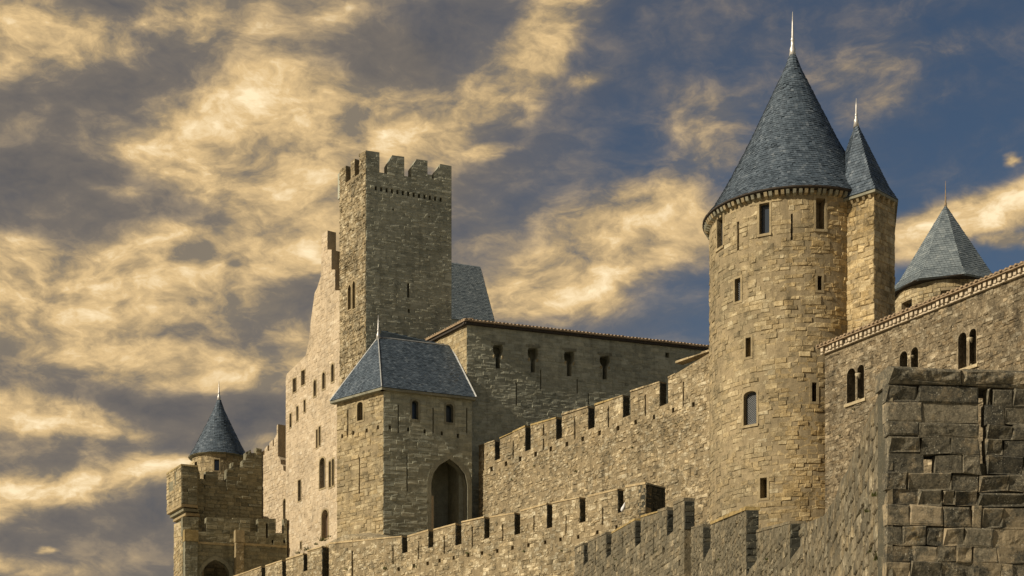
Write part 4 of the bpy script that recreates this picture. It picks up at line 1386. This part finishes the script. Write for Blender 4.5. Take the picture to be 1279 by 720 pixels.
# bastion in the right foreground
BC = plan(1110, 20.0)
fbl = Plane(A_pts[2], BC)
bd_f = dirv(7.0)
BE = along(BC, bd_f, 1640)
fbf = Plane(BC, BE)
ba = thing('bastion', 'dark lichen-blackened foreground wall of big rough blocks with arrow slit', 'wall', (BC.x, BC.y, 0))
zt_b = fbf.uv(1111, 481)[1]
nbase = 1.2
out_bl = [(0, nbase), (fbl.len, nbase)] + fbl.poly([(1109.9, 466), (1103, 478), (1097, 490), (1092, 508), (1086, 518), (1079, 536), (1073, 556), (1066, 565), (1058, 588), (1050, 600), (1043, 622), (1036, 634), (1028, 645), (1015, 650), (1004.2, 655)])
out_blc = [(u if u < fbl.len - .3 else fbl.len - .3, v) for u, v in out_bl]
core('wall_core', fbl, out_blc, [], .4, 'grey_wall', ba)
face(ba, lay(fbl, [out_bl], .2, (1.0, 2.4), (.0, .035), gap=.004, jit=.015, bev=.02, rough=.03, hv=(.75, 1.2), grid=(3, 2), wear=lambda u, v: .1), 'grey_wall', 150, 8.0)
zcore = zt_b
slit = fbf.rect(1224.3, 479, 1232, 576)
hole = fbf.rect(1154, 568.5, 1168, 590)
of = [(0.02, nbase), (fbf.len, nbase), (fbf.len, zcore), (0.02, zcore)]
core('wall_core', fbf, of, [rectp(slit[0] - .02, slit[1] - .02, slit[2] + .36, slit[3] + .0), rectp(hole[0] - .01, hole[1] - .02, hole[2] + .26, hole[3] + .05)], .38, 'near_mortar', ba, front=-.06)
# courses read off the wall, from the coping down: (y at the corner, joints)
rows = [(481, [1110, 1146, 1222]), (502, [1110, 1151, 1222]), (526.5, [1110, 1147, 1222]), (545, [1110, 1150, 1187, 1223]), (566, [1110, 1153]), (590, [1110, 1133, 1188, 1222]), (611, [1110, 1147, 1177, 1192, 1222]), (630, [1110, 1137, 1178, 1213, 1253]), (657, [1110, 1156, 1178, 1205, 1240]), (681, [1110, 1140, 1170, 1193, 1215, 1246]), (701, [1110, 1137, 1176, 1215, 1250]), (722, [])]
blk = []
sh = []
v_of = lambda y: fbf.uv(1110.5, y)[1]
for (y0, js), (y1, _) in zip(rows, rows[1:]):
    va, vb = v_of(y1), v_of(y0)
    us = [fbf.uv(j, (y0 + y1) / 2)[0] for j in js]
    while us[-1] < fbf.len - .3:
        us.append(us[-1] + random.uniform(.28, .62))
    us[-1] = fbf.len
    us = sorted(us + [(a + b) / 2 + random.uniform(-.08, .08) for a, b in zip(us, us[1:]) if b - a > .42 and random.random() < .22])
    for a, b in zip(us, us[1:]):
        segs = [(a, b)]
        for hr in (slit, hole):
            if vb > hr[1] + .02 and va < hr[3] - .02:
                nx = []
                for (p, q) in segs:
                    if q <= hr[0] or p >= hr[2]:
                        nx.append((p, q))
                    else:
                        if hr[0] - p > .04:
                            nx.append((p, hr[0] + .004))
                        if q - hr[2] > .04:
                            nx.append((hr[2] - .004, q))
                segs = nx
        for (p, q) in segs:
            yy = (y0 + y1) / 2
            w_ = 1.0 if yy < 590 else (.8 if yy < 640 else .62)
            tone = (min(1, max(0, random.gauss(.5, .22))), random.random() * .5, max(0, min(1, w_ + random.uniform(-.3, .2))))
            g_ = random.uniform(.002, .006)
            blk.append(stone(fbf, p + (g_ if p > .05 else random.uniform(-.05, .0)), va + g_, q - g_, vb - g_ * .5, random.uniform(-.01, .025), tone, bev=random.uniform(.008, .03), jit=.017, back=-.13, grid=(10, 6) if q - p > .3 else (6, 6), rough=random.choice((.008, .012, .018, .03)), tilt=random.choice((0, 0, .0, .01, .02, .05))))
lowp = [(0.0, nbase), (fbf.len, nbase), (fbf.len, v_of(722)), (0.0, v_of(722))]
blk += lay(fbf, [lowp], .22, (1.2, 2.6), (.0, .03), gap=.004, jit=.008, bev=.02, rough=.03, wear=lambda u, v: .3)
face(ba, blk, 'near_black', 300, 8.0)
cu_ = 0.02
for (x0, x1, dd, hgt) in ((1109, 1200.5, .10, .215), (1201, 1300, .08, .235), (1300.5, 1400, .09, .22), (1400.5, 1530, .1, .23), (1530.5, 1640, .08, .22)):
    a = fbf.uv(x0, 470)[0]; b = fbf.uv(x1, 470)[0]
    s_ = stone(fbf, a, zt_b + .012, b - .012, zt_b + hgt, dd * .6, (.55, .2, .7), bev=.06, jit=.02, back=-.45, grid=(26, 6), rough=.07, tilt=.02)
    mb = MB(); mb.quads(s_[0], s_[1], s_[2])
    top = [fbf.map(a, zt_b + .012, -.45), fbf.map(b - .012, zt_b + .012, -.45), fbf.map(b - .012, zt_b + hgt, -.45), fbf.map(a, zt_b + hgt, -.45)]
    mb.quads(top, [(3, 2, 1, 0)], s_[2])
    occlude(mb)
    mb.build('coping_slab', 'near_black', ba)

# ------------------------------------------------------------------ far left group
# sunlit curtain in line with the residence
QR = PL + fp.N * -.35; QL = along(QR, kd_l, 325)
fq = Plane(QL, QR)
qw_ = thing('curtain_wall', 'short sunlit wall with stepped merlons between the far square tower and the residence', 'wall', (QL.x, QL.y, 12))
out_q = fq.poly([(325, 740), (357.2, 740), (357.2, 590), (354, 588), (353.5, 582), (350.5, 580), (350, 574), (347.2, 570), (347.2, 530), (345.6, 532), (345.6, 543), (344.3, 544.5), (344.3, 546), (342.3, 548), (342.3, 557), (340.6, 558), (340.6, 549.5), (336.4, 553.5), (336.4, 563), (334.2, 564), (334.2, 556.5), (330.5, 561), (330.5, 568), (328.6, 569), (328.6, 563), (325, 567)])
qwin = archp(*fq.rect(353.9, 623, 357, 668), 1.2)
core('wall_core', fq, out_q, [qwin], .75, 'pale', qw_)
o, w = window(qw_, fq, qwin, .07, 'quoin', 'glass', .4)
face(qw_, lay(fq, [out_q, o], .26, (1.0, 2.2), (-.01, .04), jit=.03, rough=.02, hv=(.7, 1.3)), 'pale')
# square tower with a corbelled corner turret
SR = plan(327, 142.5); sd = dirv(24); SL = along(SR, sd, 244)
fs_ = Plane(SL, SR)
sq = thing('flanking_tower', 'far square tower with ragged top and corbelled corner turret', 'tower', (SL.x, SL.y, 12))
out_s = fs_.poly([(244, 740), (327, 740), (327, 561), (320, 559.5), (319.5, 566), (314, 566), (313, 562), (307, 565), (306.5, 575), (303, 575), (302.5, 583), (293, 584), (292.5, 577.5), (289, 578), (288.5, 585), (283, 586), (282.5, 602), (272.5, 601), (272, 590), (257, 589), (256.5, 599), (250, 598), (249.5, 590), (244, 589)])
core('wall_core', fs_, out_s, [], .8, 'dark_weathered', sq)
face(sq, lay(fs_, [out_s], .3, (1.6, 3.6), (.0, .08), bev=.05, hv=(.9, 1.2), rough=.03, tonef=lambda u, v: -.08), 'dark_weathered', 60, 9.0)
# corner turret: three sides carried on stepped corbels
b0 = plan(226.5, 138.4); bl = along(b0, dirv(180 - 60), 208.5); br_ = along(b0, dirv(24), 246.5)
bpoly = [b0, br_, br_ + Vector((-.6, 4, 0)), bl + Vector((1.5, 2.5, 0)), bl]
ztb = zat(584, 139); zbb = zat(631, 139)
bt = subempty('corner_turret', sq)
body('turret_core', bpoly, zbb, ztb, 'dark_weathered', bt)
f1, f2 = Plane(bl, b0), Plane(b0, br_)
s1 = rectp(*f1.rect(218.8, 590, 220.4, 606))
sh1 = rectp(*f1.rect(211, 605, 216.5, 612))
face(bt, lay(f1, [[(0, zbb), (f1.len + .02, zbb), (f1.len + .02, ztb), (0, ztb)], s1, sh1], .3, (1.2, 2.6), (.01, .07), bev=.045), 'warm')
face(bt, lay(f2, [[(0, zbb), (f2.len, zbb), (f2.len, ztb), (0, ztb)]], .3, (1.4, 2.8), (.01, .06), bev=.045), 'dark_weathered')
cb = sum(bpoly, Vector((0, 0, 0))) / 5
for k in range(4):
    sc = 1.01 - .075 * k; zt0 = zbb - .34 * k
    body('corbel_course', [cb + (p - cb) * sc + Vector((.16 * k * .9, 0, 0)) for p in bpoly], zt0 - .24, zt0 - .01, 'dark_weathered' if k % 2 else 'quoin', bt)
    body('corbel_course', [cb + (p - cb) * (sc - .18) + Vector((.16 * k * .9, 0, 0)) for p in bpoly], zt0 - .33, zt0 - .235, 'dark_weathered', bt)
mb = MB()
mb.prism([tuple(V3(cb + (p - cb) * 1.04, ztb)) for p in bpoly], [tuple(V3(cb + (p - cb) * 1.02, ztb + .16)) for p in bpoly]); mb.build('coping_slab', 'lichen_cap', bt)
# shaft under the turret
sh0 = along(b0, dirv(180 - 60), 216.5) + Vector((0, .25, 0))
sh1_ = plan(233, 139.2)
body('shaft', [sh0, sh1_, SL + Vector((.3, .3, 0)), SL + Vector((-.5, 5, 0)), sh0 + Vector((.6, 4, 0))], ZB, zbb - 1.36, 'pale', sq)
fsh = Plane(sh0, sh1_)
face(sq, lay(fsh, [rectp(0, zat(740, 139), fsh.len, zbb - 1.4)], .3, (1.1, 2.4), (.0, .05)), 'warm')
# round watch turret with its cone behind
wc = plan(273.5, 147); WR = 33.0 / F * 147
wt = thing('watch_turret', 'small far round turret with blue slate cone above the square tower', 'tower', (wc.x, wc.y, 12))
cyw = Cyl(273.5, 147, WR)
zw = zat(574, 147)
hw = [rectp(*cyw.rect(267.5, 574, 273.8, 588)), rectp(*cyw.rect(243.5, 577, 246.5, 589))]
ow = [(-math.pi * WR * .6, 18), (math.pi * WR * .6, 18), (math.pi * WR * .6, zw), (-math.pi * WR * .6, zw)]
core('wall_core', cyw, ow, hw, .5, 'warm_mortar', wt)
fw_ = []
for h in hw:
    o, w = window(wt, cyw, h, .1, 'quoin', 'glass', .3); fw_.append(o)
face(wt, lay(cyw, [ow] + fw_, .3, (1.2, 2.4), (.0, .04), vmin=zw - 4), 'warm')
wr = subempty('roof', wt)
RW = 37.5 / F * 147; zwa = zat(497, 147)
cone_roof((wc.x, wc.y), [(RW * rr, zw + .05 + (zwa - zw) * t) for t, rr in [(0, 1), (.08, .9), (.2, .76), (.5, .46), (.8, .17), (1, .03)]], wr, 'slate', .22, .19, 40)
mb = MB(); mb.lathe((wc.x, wc.y), [(WR - .1, zw - .08), (RW - .02, zw), (RW, zw + .06), (RW - .3, zw + .1)], 40); mb.build('eave_ring', 'quoin_grey', wr)
finial((wc.x, wc.y), zwa - .1, zat(476, 147), .12, wr)
# low barbican in front
DR = plan(358.5, 137.6); dd_ = dirv(22); DL = along(DR, dd_, 228)
fd = Plane(DL, DR)
bb = thing('barbican', 'low far gatehouse with merlons and pointed arch at the foot of the square tower', 'building', (DL.x, DL.y, 12))
out_d = fd.poly([(228, 740), (358.5, 740), (358.5, 648), (354.5, 648), (354.5, 666), (344.5, 666), (344.5, 648), (322, 648), (322, 664), (312.5, 664), (312.5, 647), (291, 647), (291, 648.5), (279.5, 648.5), (279.5, 646.5), (257.5, 646.5), (257.5, 664), (248, 664), (248, 646), (228, 646)])
arch_d = fd.poly([(251, 745), (288, 745), (286, 714), (281, 706), (274, 701.5), (268.5, 699.5), (263, 702), (257, 707), (252, 715)])
slit_d = rectp(*fd.rect(332, 654, 334.5, 672))
hd = [arch_d, slit_d]
for x in (340.5, 355):
    hd.append(rectp(*fd.rect(x - 1.2, 674.5, x + 1.2, 679)))
core('wall_core', fd, out_d, hd, .7, 'dark_weathered', bb)
o, w = window(bb, fd, arch_d, .35, 'quoin_grey', None, name='archway')
face(bb, lay(fd, [out_d, o] + hd[1:], .32, (1.4, 3.2), (.0, .045), tonef=lambda u, v: .1), 'dark_weathered', 60, 9.0)
for (x0, x1, y0, y1) in ((247, 292, 678.5, 681), (303, 358, 680.5, 683)):
    u0, v0, u1, v1 = fd.rect(x0, y0, x1, y1)
    mb = MB(); mb.prism([fd.map(u0, v0, .12), fd.map(u1, v0, .12), fd.map(u1, v1, .16), fd.map(u0, v1, .16)], [fd.map(u0, v0, -.1), fd.map(u1, v0, -.1), fd.map(u1, v1, -.1), fd.map(u0, v1, -.1)], (.8, .1, 0))
    mb.build('string_course', 'quoin', bb)


def buttress(x0, x1, ytop, ysplit, proj, m1, m2):
    u0 = fd.uv(x0, 690)[0]; u1 = fd.uv(x1, 690)[0]
    vt = fd.uv((x0 + x1) / 2, ytop)[1]; vs = fd.uv((x0 + x1) / 2, ysplit)[1]
    body('buttress', [Vector(fd.map(u0, 0, proj * .85)), Vector(fd.map(u1, 0, proj * .85)), Vector(fd.map(u1, 0, -.2)), Vector(fd.map(u0, 0, -.2))], ZB, vs - .01, m1, bb)
    bp_ = Plane(Vector(fd.map(u0, 0, proj * .85)), Vector(fd.map(u1, 0, proj * .85)))
    face(bb, lay(bp_, [rectp(0, zat(740, 136), bp_.len, vs - .02)], .3, (1.0, 2.0), (.0, .04)), m1)
    body('buttress_cap', [Vector(fd.map(u0 - .04, 0, proj)), Vector(fd.map(u1 + .04, 0, proj)), Vector(fd.map(u1 + .04, 0, -.2)), Vector(fd.map(u0 - .04, 0, -.2))], vs, vt, m2, bb)


buttress(292.5, 302.5, 664, 679, .7, 'quoin', 'quoin')
buttress(229, 245, 664, 678, .8, 'quoin_grey', 'lichen_cap')
body('wall_walk', [Vector(fd.map(.3, 0, -.72)), Vector(fd.map(fd.len - .3, 0, -.72)), Vector(fd.map(fd.len - 1.2, 0, -4.5)), Vector(fd.map(1.5, 0, -4.0))], fd.uv(290, 692)[1], fd.uv(290, 684)[1], 'dark_weathered', bb)  # unseen slab added behind the parapet to darken the archway
lw = along(DL, dirv(180 - 70), 217.5)
fl2 = Plane(lw, DL)
face(bb, lay(fl2, [rectp(0, zat(740, 136), fl2.len, fd.uv(228, 668)[1] - .02)], .3, (1.0, 2.2), (.01, .05)), 'warm')
body('flank_wall', [DL + dd_ * .05 + Vector((0, .05, 0)), DL + dd_ * 1.2 + Vector((0, 3, 0)), lw + Vector((1, .4, 0)), lw], ZB, fd.uv(228, 668)[1], 'pale', bb)

# ------------------------------------------------------------------ small things
wp = []
for (x, y, s_) in [(373, 692, .28), (384, 688, .35), (396, 681, .22), (404, 676, .38), (412, 671, .2), (433, 712, .2), (482, 711, .25), (585, 692, .22)]:
    m_ = pl2 if x < 420 else fb
    u, v = m_.uv(x, y)
    wp.append((m_.map(u, v, .06), s_))
for (m_, x, y, s_) in [(fb, 520, 709, .16), (fb, 612, 694, .14), (fb, 655, 690, .2), (fb, 702, 689, .14), (fb, 760, 668, .16), (fc, 640, 600, .15), (fc, 720, 590, .18), (fc, 790, 560, .14), (fc, 668, 583, .12), (fc, 845, 530, .14), (fa2, 900, 700, .1), (fa2, 960, 700, .09), (fa1, 770, 700, .12), (fa1, 820, 690, .1), (ft, 1067, 512, .14), (ft, 1050, 545, .1)]:
    u, v = m_.uv(x, y); wp.append((m_.map(u, v, .05), s_))
for (x, y, s_) in [(1098, 620, .07), (1101, 700, .1), (1088, 640, .06), (1092, 690, .07)]:
    u, v = fbl.uv(x, y); wp.append((fbl.map(u, v, .05), s_))
wo = tufts(wp).build('weeds', 'leaf')
wo['kind'] = 'stuff'; wo['label'] = 'small green weeds growing from the wall joints'; wo['category'] = 'weeds'

# a white bird in the crenel of the middle wall
gu, gv = fb.uv(776.5, 640)
gp = Vector(fb.map(gu, gv + .03, -.02))
bird = thing('bird', 'white bird perched in a gap of the middle wall, near its dark end block', 'bird', gp)
lean = Vector((.35, 0, 1)).normalized()
mb = MB(); n = 12; prof = [(.02, 0), (.09, .06), (.125, .16), (.12, .26), (.085, .36), (.06, .42), (.065, .48), (.055, .54), (.02, .58)]
vs, fs2 = [], []
for (r_, t) in prof:
    for i in range(n):
        a = 2 * math.pi * i / n
        p = gp + lean * t + Vector((math.cos(a) * r_, math.sin(a) * r_ * .85, 0)); vs.append(tuple(p))
for k in range(len(prof) - 1):
    for i in range(n):
        fs2.append((k * n + i, k * n + (i + 1) % n, (k + 1) * n + (i + 1) % n, (k + 1) * n + i))
fs2 += [tuple(range(n))[::-1], tuple((len(prof) - 1) * n + i for i in range(n))]
mb.quads(vs, fs2); mb.build('body', 'feather', bird, True)
mb = MB(); w0 = gp + lean * .34 + Vector((.10, -.05, 0))
mb.prism([tuple(w0), tuple(w0 + Vector((.04, 0, -.16))), tuple(w0 + Vector((.06, 0, -.36))), tuple(w0 + Vector((-.04, -.03, -.2)))], [tuple(w0 + Vector((.02, .12, 0))), tuple(w0 + Vector((.07, .12, -.16))), tuple(w0 + Vector((.08, .1, -.36))), tuple(w0 + Vector((0, .12, -.2)))])
mb.build('wing', 'feather_grey', bird)
mb = MB(); b0_ = gp + lean * .52 + Vector((-.04, -.03, 0))
mb.prism([tuple(b0_ + Vector((0, -.012, .015))), tuple(b0_ + Vector((0, .012, .015))), tuple(b0_ + Vector((0, 0, -.015)))], [tuple(b0_ + Vector((-.07, -.003, -.012))), tuple(b0_ + Vector((-.07, .003, -.012))), tuple(b0_ + Vector((-.07, 0, -.018)))])
mb.build('beak', 'beak', bird)

finish_stones()
